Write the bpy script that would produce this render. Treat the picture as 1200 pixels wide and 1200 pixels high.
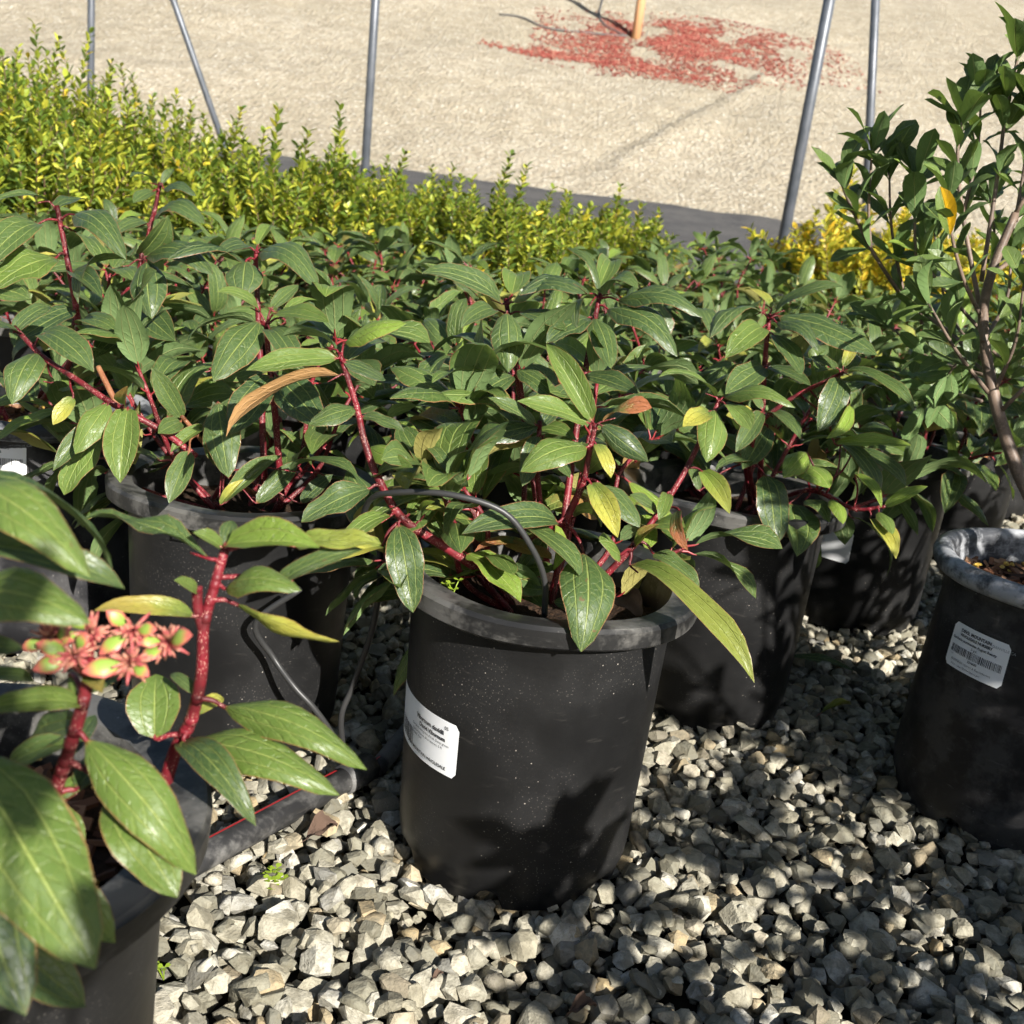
import bpy, bmesh, math, random
import numpy as np
from mathutils import Vector, Matrix, noise

for o in list(bpy.data.objects): bpy.data.objects.remove(o)
scene = bpy.context.scene
C = scene.collection
rad = math.radians

# ------------------------------------------------------------------ camera, sky, sun, exposure
FPX, PITCH, ROLL, EYE = 1284.0, rad(16.2), rad(6.78), 0.651
F_ = Vector((0, math.cos(PITCH), -math.sin(PITCH)))
_r = Vector((1, 0, 0)); _u = _r.cross(F_)
R_ = _r*math.cos(ROLL) + _u*math.sin(ROLL)
U_ = _u*math.cos(ROLL) - _r*math.sin(ROLL)
CAM = Vector((0, 0, EYE))
cd = bpy.data.cameras.new('camera'); cam = bpy.data.objects.new('camera', cd); C.objects.link(cam)
cam.matrix_world = Matrix(((R_.x, U_.x, -F_.x, 0), (R_.y, U_.y, -F_.y, 0), (R_.z, U_.z, -F_.z, EYE), (0, 0, 0, 1)))
cd.sensor_width = 36; cd.sensor_fit = 'HORIZONTAL'; cd.lens = FPX/1200*36
cd.clip_start = .02; cd.clip_end = 500
cd.dof.use_dof = True; cd.dof.focus_distance = 1.05; cd.dof.aperture_fstop = 13.0
scene.camera = cam

SUN_EL, SUN_AZ = rad(29), rad(32)          # azimuth: turned right of straight behind the camera
sun_vec = Vector((math.sin(SUN_AZ)*math.cos(SUN_EL), -math.cos(SUN_AZ)*math.cos(SUN_EL), math.sin(SUN_EL)))
w = bpy.data.worlds.new('World'); scene.world = w; w.use_nodes = True
nt = w.node_tree; bg = nt.nodes['Background']
sky = nt.nodes.new('ShaderNodeTexSky'); sky.sky_type = 'NISHITA'; sky.sun_disc = False
sky.sun_elevation = SUN_EL; sky.sun_rotation = math.pi - SUN_AZ
nt.links.new(sky.outputs[0], bg.inputs[0]); bg.inputs[1].default_value = 0.05
sl = bpy.data.lights.new('sun', 'SUN'); sl.energy = 5.0; sl.angle = rad(.53); sl.color = (1, .955, .88)
so = bpy.data.objects.new('sun', sl); C.objects.link(so)
so.rotation_euler = sun_vec.to_track_quat('Z', 'Y').to_euler()
scene.view_settings.view_transform = 'Standard'; scene.view_settings.look = 'None'
scene.view_settings.exposure = 1.15; scene.view_settings.gamma = 1

scene.render.engine = 'CYCLES'
cy = scene.cycles; cy.use_adaptive_sampling = True; cy.adaptive_threshold = .035; cy.adaptive_min_samples = 16; cy.max_bounces = 4; cy.diffuse_bounces = 2; cy.glossy_bounces = 2; cy.transmission_bounces = 2; cy.transparent_max_bounces = 4

# ------------------------------------------------------------------ helpers
def at(px, py, y):
    """point at forward distance y (metres along +Y) seen in pixel (px,py) of the 1200 px photograph"""
    d = F_ + R_*((px-600)/FPX) - U_*((py-600)/FPX)
    return CAM + d*(y/d.y)

def setp(o, label=None, cat=None, group=None, kind=None):
    if label: o['label'] = label
    if cat: o['category'] = cat
    if group: o['group'] = group
    if kind: o['kind'] = kind
    return o

def empty(name, loc, **k):
    o = bpy.data.objects.new(name, None); o.location = loc; o.empty_display_size = .05
    C.objects.link(o); return setp(o, **k)

def link(name, me, parent=None, mat=None, **k):
    o = bpy.data.objects.new(name, me); C.objects.link(o)
    if mat is not None and len(me.materials) == 0: me.materials.append(mat)
    if parent: o.parent = parent
    return setp(o, **k)

def mesh(name, verts, faces, mats=(), smooth=True, uvs=None, midx=None):
    me = bpy.data.meshes.new(name); me.from_pydata([tuple(v) for v in verts], [], faces)
    for m in mats: me.materials.append(m)
    if smooth: me.polygons.foreach_set('use_smooth', [True]*len(me.polygons))
    if midx is not None: me.polygons.foreach_set('material_index', midx)
    if uvs is not None:
        ul = me.uv_layers.new(name='UVMap')
        li = np.zeros(len(me.loops), dtype=np.int32); me.loops.foreach_get('vertex_index', li)
        ul.data.foreach_set('uv', np.asarray(uvs, dtype=np.float32)[li].ravel())
    me.update(); return me

def smooth_path(pts, n=6):
    """Catmull-Rom through pts (Vector)"""
    P = [Vector(p) for p in pts]
    if len(P) < 3: return P
    P = [P[0]*2-P[1]] + P + [P[-1]*2-P[-2]]
    out = []
    for i in range(1, len(P)-2):
        a, b, c, d = P[i-1:i+3]
        for k in range(n):
            t = k/n
            out.append(.5*((2*b) + (c-a)*t + (2*a-5*b+4*c-d)*t*t + (3*b-3*c+d-a)*t**3))
    out.append(P[-2]); return out

def tube_geo(path, radii, sides=7, cap=True):
    path = [Vector(p) for p in path]; n = len(path)
    if not hasattr(radii, '__len__'): radii = [radii]*n
    if len(radii) != n: radii = list(np.interp(np.linspace(0, 1, n), np.linspace(0, 1, len(radii)), radii))
    V, Fc = [], []
    t0 = (path[1]-path[0]).normalized(); nrm = t0.orthogonal().normalized()
    for i, p in enumerate(path):
        t = (path[min(i+1, n-1)] - path[max(i-1, 0)]).normalized()
        nrm = (nrm - t*nrm.dot(t)).normalized(); b = t.cross(nrm)
        for k in range(sides):
            a = 2*math.pi*k/sides; V.append(p + (nrm*math.cos(a)+b*math.sin(a))*radii[i])
    for i in range(n-1):
        for k in range(sides):
            k2 = (k+1) % sides
            Fc.append((i*sides+k, i*sides+k2, (i+1)*sides+k2, (i+1)*sides+k))
    if cap:
        Fc.append(tuple(range(sides))[::-1]); Fc.append(tuple((n-1)*sides+k for k in range(sides)))
    return V, Fc

def tube(name, path, radii, mat, sides=7, parent=None, **k):
    V, Fc = tube_geo(path, radii, sides)
    return link(name, mesh(name, V, Fc, (mat,)), parent, **k)

class Geo:
    def __init__(s): s.V, s.F, s.M = [], [], []
    def add(s, V, F, m=0):
        o = len(s.V); s.V += [tuple(v) for v in V]; s.F += [tuple(i+o for i in f) for f in F]; s.M += [m]*len(F)
    def box(s, mtx, m=0):
        V = [mtx @ Vector((x, y, z)) for x in (-.5, .5) for y in (-.5, .5) for z in (-.5, .5)]
        s.add(V, [(0, 1, 3, 2), (4, 6, 7, 5), (0, 4, 5, 1), (2, 3, 7, 6), (0, 2, 6, 4), (1, 5, 7, 3)], m)
    def mesh(s, name, mats, smooth=False): return mesh(name, s.V, s.F, mats, smooth, None, s.M)

# ------------------------------------------------------------------ materials
class Mat:
    def __init__(s, name, rough=.5, spec=.5, base=None):
        s.m = bpy.data.materials.new(name); s.m.use_nodes = True; s.t = s.m.node_tree
        s.b = s.t.nodes['Principled BSDF']; s.out = s.t.nodes['Material Output']
        s.b.inputs['Roughness'].default_value = rough; s.b.inputs['Specular IOR Level'].default_value = spec
        if base: s.b.inputs['Base Color'].default_value = (*base, 1)
    def n(s, typ, **k):
        nd = s.t.nodes.new('ShaderNode'+typ)
        for a, v in k.items(): setattr(nd, a, v)
        return nd
    def put(s, sock, v):
        if hasattr(v, 'is_linked') or hasattr(v, 'links'): s.t.links.new(v, sock)
        elif isinstance(v, tuple) and len(v) == 3 and sock.type == 'RGBA': sock.default_value = (*v, 1)
        else: sock.default_value = v
    def math(s, op, a, b=0., c=None):
        nd = s.n('Math', operation=op); s.put(nd.inputs[0], a); s.put(nd.inputs[1], b)
        if c is not None: s.put(nd.inputs[2], c)
        return nd.outputs[0]
    def mix(s, f, a, b, mode='MIX'):
        nd = s.n('Mix', data_type='RGBA', blend_type=mode)
        s.put(nd.inputs[0], f); s.put(nd.inputs[6], a); s.put(nd.inputs[7], b); return nd.outputs[2]
    def smooth(s, x, lo, hi, a=0., b=1.):
        nd = s.n('MapRange', interpolation_type='SMOOTHSTEP')
        for i, v in enumerate((x, lo, hi, a, b)): s.put(nd.inputs[i], v)
        return nd.outputs[0]
    def coord(s, which='Object'): return s.n('TexCoord').outputs[which]
    def noise(s, vec, scale, detail=3, rough=.55, out=0):
        nd = s.n('TexNoise'); s.put(nd.inputs['Vector'], vec); nd.inputs['Scale'].default_value = scale
        nd.inputs['Detail'].default_value = detail; nd.inputs['Roughness'].default_value = rough; return nd.outputs[out]
    def voro(s, vec, scale, feature='F1', out='Distance', rnd=1.):
        nd = s.n('TexVoronoi', feature=feature); s.put(nd.inputs['Vector'], vec); nd.inputs['Scale'].default_value = scale
        nd.inputs['Randomness'].default_value = rnd; return nd.outputs[out]
    def ramp(s, f, stops):
        nd = s.n('ValToRGB'); s.put(nd.inputs[0], f); e = nd.color_ramp.elements
        while len(e) < len(stops): e.new(.5)
        for el, (p, c) in zip(e, stops): el.position = p; el.color = (*c, 1)
        return nd.outputs[0]
    def bump(s, h, strength=.3, dist=.01, nrm=None):
        nd = s.n('Bump'); nd.inputs['Strength'].default_value = strength; nd.inputs['Distance'].default_value = dist
        s.put(nd.inputs['Height'], h)
        if nrm: s.t.links.new(nrm, nd.inputs['Normal'])
        s.t.links.new(nd.outputs[0], s.b.inputs['Normal']); return nd.outputs[0]
    def base(s, c): s.put(s.b.inputs['Base Color'], c)
    def translucent(s, col, fac, nrm=None):
        tr = s.n('BsdfTranslucent'); s.put(tr.inputs[0], col)
        if nrm: s.t.links.new(nrm, tr.inputs['Normal'])
        mx = s.n('MixShader'); s.put(mx.inputs[0], fac)
        s.t.links.new(s.b.outputs[0], mx.inputs[1]); s.t.links.new(tr.outputs[0], mx.inputs[2])
        s.t.links.new(mx.outputs[0], s.out.inputs[0])

def leaf_material(name, dark, mid, young, back, kind):
    m = Mat(name, .42, .5)
    uv = m.n('UVMap'); sep = m.n('SeparateXYZ'); m.t.links.new(uv.outputs[0], sep.inputs[0])
    u, t = sep.outputs[0], sep.outputs[1]
    v = m.math('ABSOLUTE', m.math('MULTIPLY_ADD', u, 2., -1.))          # 0 midrib .. 1 margin
    oi = m.n('ObjectInfo'); cs = m.n('SeparateColor'); m.t.links.new(oi.outputs['Color'], cs.inputs[0])
    age, yel, brn = cs.outputs[0], cs.outputs[1], cs.outputs[2]
    off = m.n('Vector' + 'Math', operation='ADD'); m.t.links.new(uv.outputs[0], off.inputs[0])
    cv = m.n('CombineXYZ'); m.put(cv.inputs[2], m.math('MULTIPLY', oi.outputs['Random'], 37.)); m.t.links.new(cv.outputs[0], off.inputs[1])
    vec = off.outputs[0]
    mp = m.n('Mapping'); m.t.links.new(vec, mp.inputs[0]); mp.inputs['Scale'].default_value = (1, 2.2, 1)
    n1 = m.noise(mp.outputs[0], 3.5, 3)
    cellE = m.voro(mp.outputs[0], 7.5, 'DISTANCE_TO_EDGE')
    if kind == 'vib':
        mid_v = m.smooth(v, .02, .055, 1., 0.)
        lat = m.smooth(m.math('ABSOLUTE', m.math('SUBTRACT', m.math('MULTIPLY_ADD', n1, .07, v), .535)), .01, .045, 1., 0.)
        veins = m.math('MAXIMUM', mid_v, m.math('MULTIPLY', lat, .85))
        # side veins arching from the three main veins
        sw = m.math('ABSOLUTE', m.math('SUBTRACT', m.math('FRACT', m.math('MULTIPLY_ADD', t, 9., m.math('MULTIPLY', v, -2.2))), .5))
        sw = m.math('ADD', sw, m.math('MULTIPLY', m.math('SUBTRACT', n1, .5), .8))
        side = m.smooth(sw, .03, .10, 1., 0.)
    else:
        mid_v = m.smooth(v, .02, .07, 1., 0.); veins = mid_v
        sw = m.math('ABSOLUTE', m.math('SUBTRACT', m.math('FRACT', m.math('MULTIPLY_ADD', t, 8., m.math('MULTIPLY', v, -1.8))), .5))
        side = m.smooth(sw, .03, .10, 1., 0.)
    ret = m.smooth(cellE, .02, .07, 1., 0.)
    col = m.mix(m.smooth(oi.outputs['Random'], 0, 1), dark, mid)
    col = m.mix(m.smooth(n1, .35, .7, 0., .55), col, mid)
    col = m.mix(age, col, young)
    vc = m.mix(.5, young, (.55, .6, .2))
    col = m.mix(m.math('MULTIPLY', veins, m.math('MULTIPLY_ADD', age, .25, .48)), col, vc)
    col = m.mix(m.math('MULTIPLY', side, .11), col, vc)
    col = m.mix(m.math('MULTIPLY', ret, .12), col, vc)
    yellow = m.mix(n1, (.42, .36, .06), (.30, .33, .06))
    if kind == 'gar': yellow = (.75, .42, .01)
    ymask = m.math('MULTIPLY', yel, m.smooth(m.math('ADD', m.math('MULTIPLY', n1, .5), t), .2, .9) if kind == 'vib' else m.smooth(u, .46, .54, 1., 0.))
    col = m.mix(ymask, col, yellow)
    col = m.mix(m.math('MULTIPLY', brn, m.smooth(m.math('ADD', m.math('MULTIPLY', n1, .9), t), .7, 1.2)), col, (.33, .12, .05))
    # small blemishes
    col = m.mix(m.smooth(n1, .715, .74, 0., .7), col, (.13, .07, .03))
    if kind == 'vib':
        edge = m.smooth(m.math('ADD', v, m.math('MULTIPLY', n1, .05)), .975, 1.01)
        col = m.mix(m.math('MULTIPLY', edge, .75), col, (.30, .13, .06))
        col = m.mix(m.smooth(t, .0, .06, .7, 0.), col, (.40, .10, .06))
    geo = m.n('NewGeometry')
    bcol = m.mix(m.math('MULTIPLY', veins, .5), back, (.40, .42, .16)); bcol = m.mix(m.math('MULTIPLY', yel, .7), bcol, (.45, .36, .10))
    bcol = m.mix(m.math('MULTIPLY', brn, .8), bcol, (.45, .22, .09))
    col2 = m.mix(geo.outputs['Backfacing'], col, bcol)
    m.base(col2)
    h = m.math('SUBTRACT', m.math('MULTIPLY', n1, .5), m.math('ADD', m.math('MULTIPLY', veins, .9), m.math('ADD', m.math('MULTIPLY', side, .35), m.math('MULTIPLY', ret, .12))))
    nb = m.bump(h, .7, .0022)
    m.put(m.b.inputs['Roughness'], m.math('ADD', m.smooth(n1, .3, .7, .31, .47), m.math('MULTIPLY', geo.outputs['Backfacing'], .3)))
    m.translucent(m.mix(.5, col2, m.mix(age, (.22, .32, .03), (.4, .55, .04))), .2, nb)
    return m.m

def stem_material(name, c1, c2, speck):
    m = Mat(name, .5, .35); v = m.coord()
    n = m.noise(v, 45, 3); c = m.mix(m.smooth(n, .35, .65), c1, c2)
    mp = m.n('Mapping'); m.t.links.new(v, mp.inputs[0]); mp.inputs['Scale'].default_value = (1, 1, .5)
    d = m.voro(mp.outputs[0], 850.); c = m.mix(m.math('MULTIPLY', m.smooth(d, .22, .32, .85, 0.), m.smooth(m.noise(v, 120, 1), .40, .52)), c, speck); m.base(c)
    m.bump(d, .12, .001); return m.m

LEAF = leaf_material('leathery_leaf', (.026, .054, .022), (.062, .104, .032), (.175, .26, .035), (.13, .20, .07), 'vib')
GLEAF = leaf_material('glossy_leaf', (.036, .070, .026), (.085, .130, .036), (.22, .32, .05), (.12, .20, .06), 'gar')
STEM = stem_material('red_stem', (.17, .012, .020), (.075, .010, .012), (.45, .25, .20))
STEMB = stem_material('brown_stem', (.20, .075, .035), (.28, .13, .06), (.35, .2, .1))
BARK = stem_material('grey_brown_bark', (.10, .072, .055), (.19, .135, .10), (.26, .2, .16))
PETI = Mat('red_petiole', .4, base=(.22, .025, .028)).m
GPETI = Mat('green_petiole', .5, base=(.12, .17, .05)).m

def plastic(name, base, dust, scuff=0., rough=.42):
    m = Mat(name, rough, .33); v = m.coord()
    n = m.noise(v, 9, 3); fine = m.noise(v, 130, 2)
    c = m.mix(m.smooth(n, .35, .75), base, tuple(x*1.6+.003 for x in base))
    sp = m.voro(v, 330.); msk = m.math('MULTIPLY', m.smooth(sp, .12, .24, 1., 0.), m.smooth(n, .46, .66))
    c = m.mix(m.math('MULTIPLY', msk, .24), c, dust)
    sp2 = m.voro(v, 90.); c = m.mix(m.math('MULTIPLY', m.smooth(sp2, .04, .085, .75, 0.), m.smooth(n, .44, .56)), c, dust)
    mp = m.n('Mapping'); m.t.links.new(v, mp.inputs[0]); mp.inputs['Rotation'].default_value = (.4, .7, .3); mp.inputs['Scale'].default_value = (1, 1, 5)
    sc = m.noise(mp.outputs[0], 22, 4, .65)
    c = m.mix(m.smooth(sc, .62-.12*scuff, .76, 0., .05+.55*scuff), c, dust)
    if scuff: c = m.mix(m.smooth(m.noise(v, 17, 5, .7), .42, .60, 0., .75*scuff), c, dust)
    m.base(c); m.put(m.b.inputs['Roughness'], m.smooth(n, .3, .7, rough-.06, rough+.12))
    m.bump(m.math('MULTIPLY_ADD', fine, .6, sc), .18, .0012); return m.m
POT = plastic('black_pot_plastic', (.0070, .0070, .0072), (.34, .31, .27))
RIM = plastic('black_rim_plastic', (.014, .014, .014), (.30, .29, .27), .35, .38)
RIMW = plastic('weathered_rim_plastic', (.035, .037, .042), (.42, .43, .45), 1.0, .45)
POTW = plastic('dusty_pot_plastic', (.010, .010, .0115), (.34, .33, .32), .12, .5)
PIPE = plastic('black_pipe_plastic', (.028, .028, .029), (.36, .35, .33), .45, .42)
TUBE = Mat('black_drip_tube', .45, base=(.03, .03, .03)).m
RED = Mat('red_stripe_plastic', .45, base=(.5, .03, .035)).m
_m = Mat('white_label_paper', .35, .5); _m.base(_m.mix(_m.smooth(_m.noise(_m.coord(), 60, 3), .55, .75, 0., .25), (.80, .81, .82), (.62, .62, .6))); PAPER = _m.m
INK = Mat('black_label_ink', .5, base=(.03, .03, .035)).m
INKT = Mat('grey_label_ink', .5, base=(.25, .27, .28)).m

_m = Mat('potting_soil', .9, .2); v = _m.coord(); n = _m.noise(v, 160, 4, .7)
_m.base(_m.ramp(n, [(.3, (.010, .007, .005)), (.6, (.045, .025, .014)), (.8, (.11, .06, .03))])); _m.bump(n, .9, .006); SOIL = _m.m
_m = Mat('bark_chip', .8, .3); g = _m.n('NewGeometry')
_m.base(_m.ramp(g.outputs['Random Per Island'], [(0, (.045, .02, .012)), (.45, (.14, .06, .03)), (.8, (.26, .13, .07)), (1, (.40, .24, .14))])); CHIP = _m.m
PELLET = Mat('yellow_pellet', .5, base=(.55, .36, .06)).m

GRIT = Mat('dark_grit', .95, .1, (.02, .018, .014)).m
def stone_mat():
    m = Mat('gravel_stone', .75, .35); g = m.n('NewGeometry'); oi = m.n('ObjectInfo')
    r = m.math('FRACT', m.math('ADD', g.outputs['Random Per Island'], oi.outputs['Random']))
    c = m.ramp(r, [(0, (.13, .125, .10)), (.17, (.20, .19, .14)), (.30, (.40, .375, .30)), (.50, (.31, .285, .21)),
                   (.68, (.47, .45, .38)), (.82, (.38, .29, .16)), (.90, (.15, .145, .125)), (1, (.54, .52, .46))])
    v = g.outputs['Position']; n = m.noise(v, 75, 4, .65); n2 = m.noise(v, 420, 2, .6)
    c = m.mix(m.smooth(n, .34, .62, .7, 0.), c, (.14, .125, .085)); c = m.mix(.04, c, (.1, .09, .07))
    c = m.mix(m.smooth(n2, .5, .75, 0., .35), c, (.10, .09, .075)); m.base(c)
    m.bump(m.math('MULTIPLY_ADD', n2, .5, n), .55, .004); return m.m
STONE = stone_mat()

# ------------------------------------------------------------------ ground sheet, fabric bank, gravel bed
Y_TOE, Y_TOP, SLOPE = 8.6, 13.2, .345
def on_plane(px, py):
    d = F_ + R_*((px-600)/FPX) - U_*((py-600)/FPX); t = (.66-SLOPE*Y_TOP-EYE)/(d.z-SLOPE*d.y); return CAM+d*t
RUT = [on_plane(*p) for p in ((845, 78), (882, 93), (800, 140), (735, 172), (695, 205))]
def rut(x, y):
    best = (9., 0.)
    for a, b in zip(RUT[1:-1], RUT[2:]):
        ex, ey = b.x-a.x, b.y-a.y; l = math.hypot(ex, ey); t = max(0, min(1, ((x-a.x)*ex+(y-a.y)*ey)/l/l))
        qx, qy = x-a.x-ex*t, y-a.y-ey*t; dd = math.hypot(qx, qy)
        if dd < best[0]: best = (dd, 1 if ex*qy-ey*qx > 0 else -1)
    return best
def hgt(x, y):
    k = .10*math.sin(x*.45+.4) + .06*math.sin(x*1.2)
    if y < Y_TOE+k: return 0.
    top = Y_TOP+k; zt = .675 - .012*x
    if y < top:
        s = (y-Y_TOE-k)/(Y_TOP-Y_TOE); return zt*(s*s*(3-2*s)*.35 + s*.65)
    d = y-top
    z = zt + d*SLOPE
    if d > 16: z = zt + 16*SLOPE + (1-math.exp(-(d-16)/10))*10*SLOPE
    amp = min(1., d/2.5)
    z += amp*(.20*noise.noise(Vector((x*.22, y*.22, 0))) + .07*noise.noise(Vector((x*.8, y*.8, 3))) + .03*noise.noise(Vector((x*2.6, y*2.6, 9))))
    if -2 < x < 8 and y < 26:
        q, sg = rut(x, y); z += amp*.10*sg*math.exp(-(q/.35)**2)*math.tanh(q/.08)
    return z

def band(vals):
    out = [vals[0][0]]
    for a, b, n in vals: out += list(np.linspace(a, b, n+1)[1:])
    return out
xs = band([(-160, -20, 10), (-20, -13, 14), (-13, 14, 190), (14, 24, 16), (24, 160, 10)])
ys = band([(-60, -2, 8), (-2, 8.4, 10), (8.4, 13.6, 26), (13.6, 27, 130), (27, 44, 20), (44, 160, 14)])
V = [(x, y, hgt(x, y)-(.034 if y < 7.5 else .004)) for y in ys for x in xs]; nx = len(xs)
Fc = [(j*nx+i, j*nx+i+1, (j+1)*nx+i+1, (j+1)*nx+i) for j in range(len(ys)-1) for i in range(nx-1)]
m = Mat('tan_dirt', .95, .15); v = m.coord()
n = m.noise(v, .35, 5, .6); n2 = m.noise(v, 3.5, 5, .7); n3 = m.noise(v, 22, 4, .7); vo = m.voro(v, 15.); voc = m.voro(v, 15., out='Color')
c = m.mix(m.smooth(n, .3, .7), (.36, .32, .24), (.43, .385, .30))
c = m.mix(m.smooth(n2, .40, .62, 0., .65), c, (.26, .225, .165))
sepc = m.n('SeparateColor'); m.t.links.new(voc, sepc.inputs[0])
c = m.mix(m.math('MULTIPLY', m.smooth(vo, .25, .45, 1., 0.), m.smooth(sepc.outputs[0], .5, .8, 0., .9)), c, (.60, .565, .49))
c = m.mix(m.math('MULTIPLY', m.smooth(vo, .2, .4, 1., 0.), m.smooth(sepc.outputs[1], .7, .85, 0., .85)), c, (.20, .165, .12))
c = m.mix(m.smooth(n3, .38, .56, .55, 0.), c, (.25, .20, .13)); m.base(c)
m.bump(m.math('ADD', m.math('MULTIPLY', n2, .6), m.math('ADD', m.math('MULTIPLY', n3, .5), m.math('MULTIPLY', vo, -.5))), .9, .07)
DIRT = m.m
ground = link('ground', mesh('ground', V, Fc, (DIRT,)), label='tan gravelly dirt ground rising into a bank behind the shrubs', kind='structure')

# black landscape fabric on the toe of the bank
m = Mat('grey_ground_fabric', .85, .25); v = m.coord(); n = m.noise(v, 2.2, 5, .65); n2 = m.noise(v, 40, 3, .7); sp = m.voro(v, 11.)
c = m.mix(m.smooth(n, .3, .7), (.050, .049, .050), (.088, .084, .080)); c = m.mix(m.smooth(n2, .5, .75, 0., .45), c, (.16, .15, .135))
c = m.mix(m.smooth(sp, .05, .09, .6, 0.), c, (.42, .38, .30)); m.base(c); m.bump(m.math('ADD', n, n2), .5, .012)
FAB = m.m
xs2 = np.linspace(-15, 16, 221); V, Fc = [], []
NJ = 14
for x in xs2:
    k = .10*math.sin(x*.45+.4) + .06*math.sin(x*1.2)
    edge = 13.25+k + .18*noise.noise(Vector((x*.4, 0, 5))) + .10*noise.noise(Vector((x*1.4, 0, 2)))
    for j in range(NJ):
        y = 8.2 + (edge-8.2)*j/(NJ-1)
        V.append((x, y, hgt(x, y) + .008 + .012*abs(noise.noise(Vector((x*1.5, y*2.5, 7)))) + (.012 if j == NJ-1 else 0)))
Fc = [(i*NJ+j, (i+1)*NJ+j, (i+1)*NJ+j+1, i*NJ+j+1) for i in range(len(xs2)-1) for j in range(NJ-1)]
link('path', mesh('path', V, Fc, (FAB,)), label='dark grey ground fabric strip at the foot of the dirt bank', kind='structure')

# gravel bed
rng = np.random.default_rng(5)
def stone_proto(seed, npts):
    r = np.random.default_rng(seed); bm = bmesh.new()
    p = r.normal(size=(npts, 3)); p /= np.linalg.norm(p, axis=1)[:, None]
    p *= r.uniform(.8, 1.05, size=(npts, 1)); p *= np.array([1, r.uniform(.68, .92), r.uniform(.5, .75)])
    vs = [bm.verts.new(q) for q in p]
    res = bmesh.ops.convex_hull(bm, input=vs)
    dead = list({g for g in res['geom_interior']+res['geom_unused'] if isinstance(g, bmesh.types.BMVert)})
    if dead: bmesh.ops.delete(bm, geom=dead, context='VERTS')
    bmesh.ops.dissolve_limit(bm, angle_limit=rad(14), verts=bm.verts, edges=bm.edges)
    bmesh.ops.triangulate(bm, faces=bm.faces[:]); bm.verts.ensure_lookup_table()
    bm.verts.index_update()
    V = np.array([v.co[:] for v in bm.verts]); F = np.array([[v.index for v in f.verts] for f in bm.faces]); bm.free()
    return V, F
protos = [stone_proto(i, 15+i % 6) for i in range(16)]
protoM = [mesh('stone', V, F.tolist(), (STONE,), i % 5 == 0) for i, (V, F) in enumerate(protos)]
def in_bed(x, y): return (-.75-.62*y < x < .8+.62*y) and .3 < y < 3.4
GX0, GY0, GC = -3.0, .2, .006
HM = np.zeros((int(6.4/GC), int(3.4/GC)), dtype=np.float32)
stones = []
for layer, sp in ((0, .0165), (1, .0195), (2, .029)):
    ny = int(3.1/sp)
    for j in range(ny):
        y0 = .3 + j*sp
        hw = .75+.62*y0
        for i in range(int((2*hw+.1)/sp)):
            x = -hw + (i+rng.uniform(-.5, .5) + .5*(j % 2))*sp; y = y0 + rng.uniform(-.5, .5)*sp
            if not in_bed(x, y): continue
            if y > 2.3 and layer == 2: continue
            if layer == 2 and rng.random() < .3: continue
            s = float(np.clip(rng.lognormal(math.log(.0102 if layer == 0 else .0138), .27), .007, .0225))
            stones.append((x, y, s, layer))
lay = np.array([q[3] for q in stones]); order = np.lexsort((rng.random(len(stones)), lay))
VV, FF, SM, off = [], [], [], 0; recs = []
for n_ in order:
    x, y, s, layer = stones[n_]
    pi = int(rng.integers(16)); rz, tx, ty = rng.uniform(0, 6.283), rng.normal(0, .4), rng.normal(0, .4)
    if layer == 0: z = -.003 + rng.uniform(-.003, .003)
    else:
        i0, j0 = int((x-s*.5-GX0)/GC), int((y-s*.5-GY0)/GC); i1, j1 = int((x+s*.5-GX0)/GC)+1, int((y+s*.5-GY0)/GC)+1
        z = min(float(HM[i0:i1, j0:j1].mean()) + s*.18, .020)
    i0, j0 = int((x-s*.62-GX0)/GC), int((y-s*.62-GY0)/GC); i1, j1 = int((x+s*.62-GX0)/GC)+1, int((y+s*.62-GY0)/GC)+1
    blk = HM[i0:i1, j0:j1]; np.maximum(blk, z + s*.42, out=blk)
    recs.append((x, y, z-.0135, s, pi, rz, tx, ty))
# the 300 that show largest become objects of their own
def shows(r):
    d = Vector((r[0], r[1], r[2]))-CAM; zc = d.dot(F_)
    if zc < .1: return 0
    px, py = 600+FPX*d.dot(R_)/zc, 600-FPX*d.dot(U_)/zc
    if not (205 < px < 1195 and 700 < py < 1196): return 0
    if px < 470 and py < 1000 - (px-205)*.35: return 0
    return r[3]/zc + r[2]*.4
rank = sorted(range(len(recs)), key=lambda i: -shows(recs[i]))
single = set(rank[:300])
bed = link('gravel_bed', mesh('gravel_bed', [(-3.2, .1, -.024), (3.4, .1, -.024), (3.4, 5.2, -.024), (-3.2, 5.2, -.024)], [(0, 1, 2, 3)], (GRIT,)),
           label='bed of loose grey and tan crushed stone under the pots', kind='structure')
for i, (x, y, z, s, pi, rz, tx, ty) in enumerate(recs):
    rm = Matrix.Rotation(rz, 3, 'Z') @ Matrix.Rotation(tx, 3, 'X') @ Matrix.Rotation(ty, 3, 'Y')
    if i in single:
        o = bpy.data.objects.new('stone', protoM[pi]); C.objects.link(o); o.parent = bed
        o.matrix_basis = Matrix.Translation((x, y, z)) @ rm.to_4x4() @ Matrix.Scale(s, 4)
    else:
        V, F = protos[pi]; SM.append(np.full(len(F), pi % 5 == 0)); VV.append((V*s) @ np.array(rm).T + np.array([x, y, z])); FF.append(F+off); off += len(V)
VV = np.vstack(VV).astype(np.float32); FF = np.vstack(FF).astype(np.int32)
me = bpy.data.meshes.new('loose_stones'); me.vertices.add(len(VV)); me.vertices.foreach_set('co', VV.ravel())
me.loops.add(FF.size); me.loops.foreach_set('vertex_index', FF.ravel()); me.polygons.add(len(FF))
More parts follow.
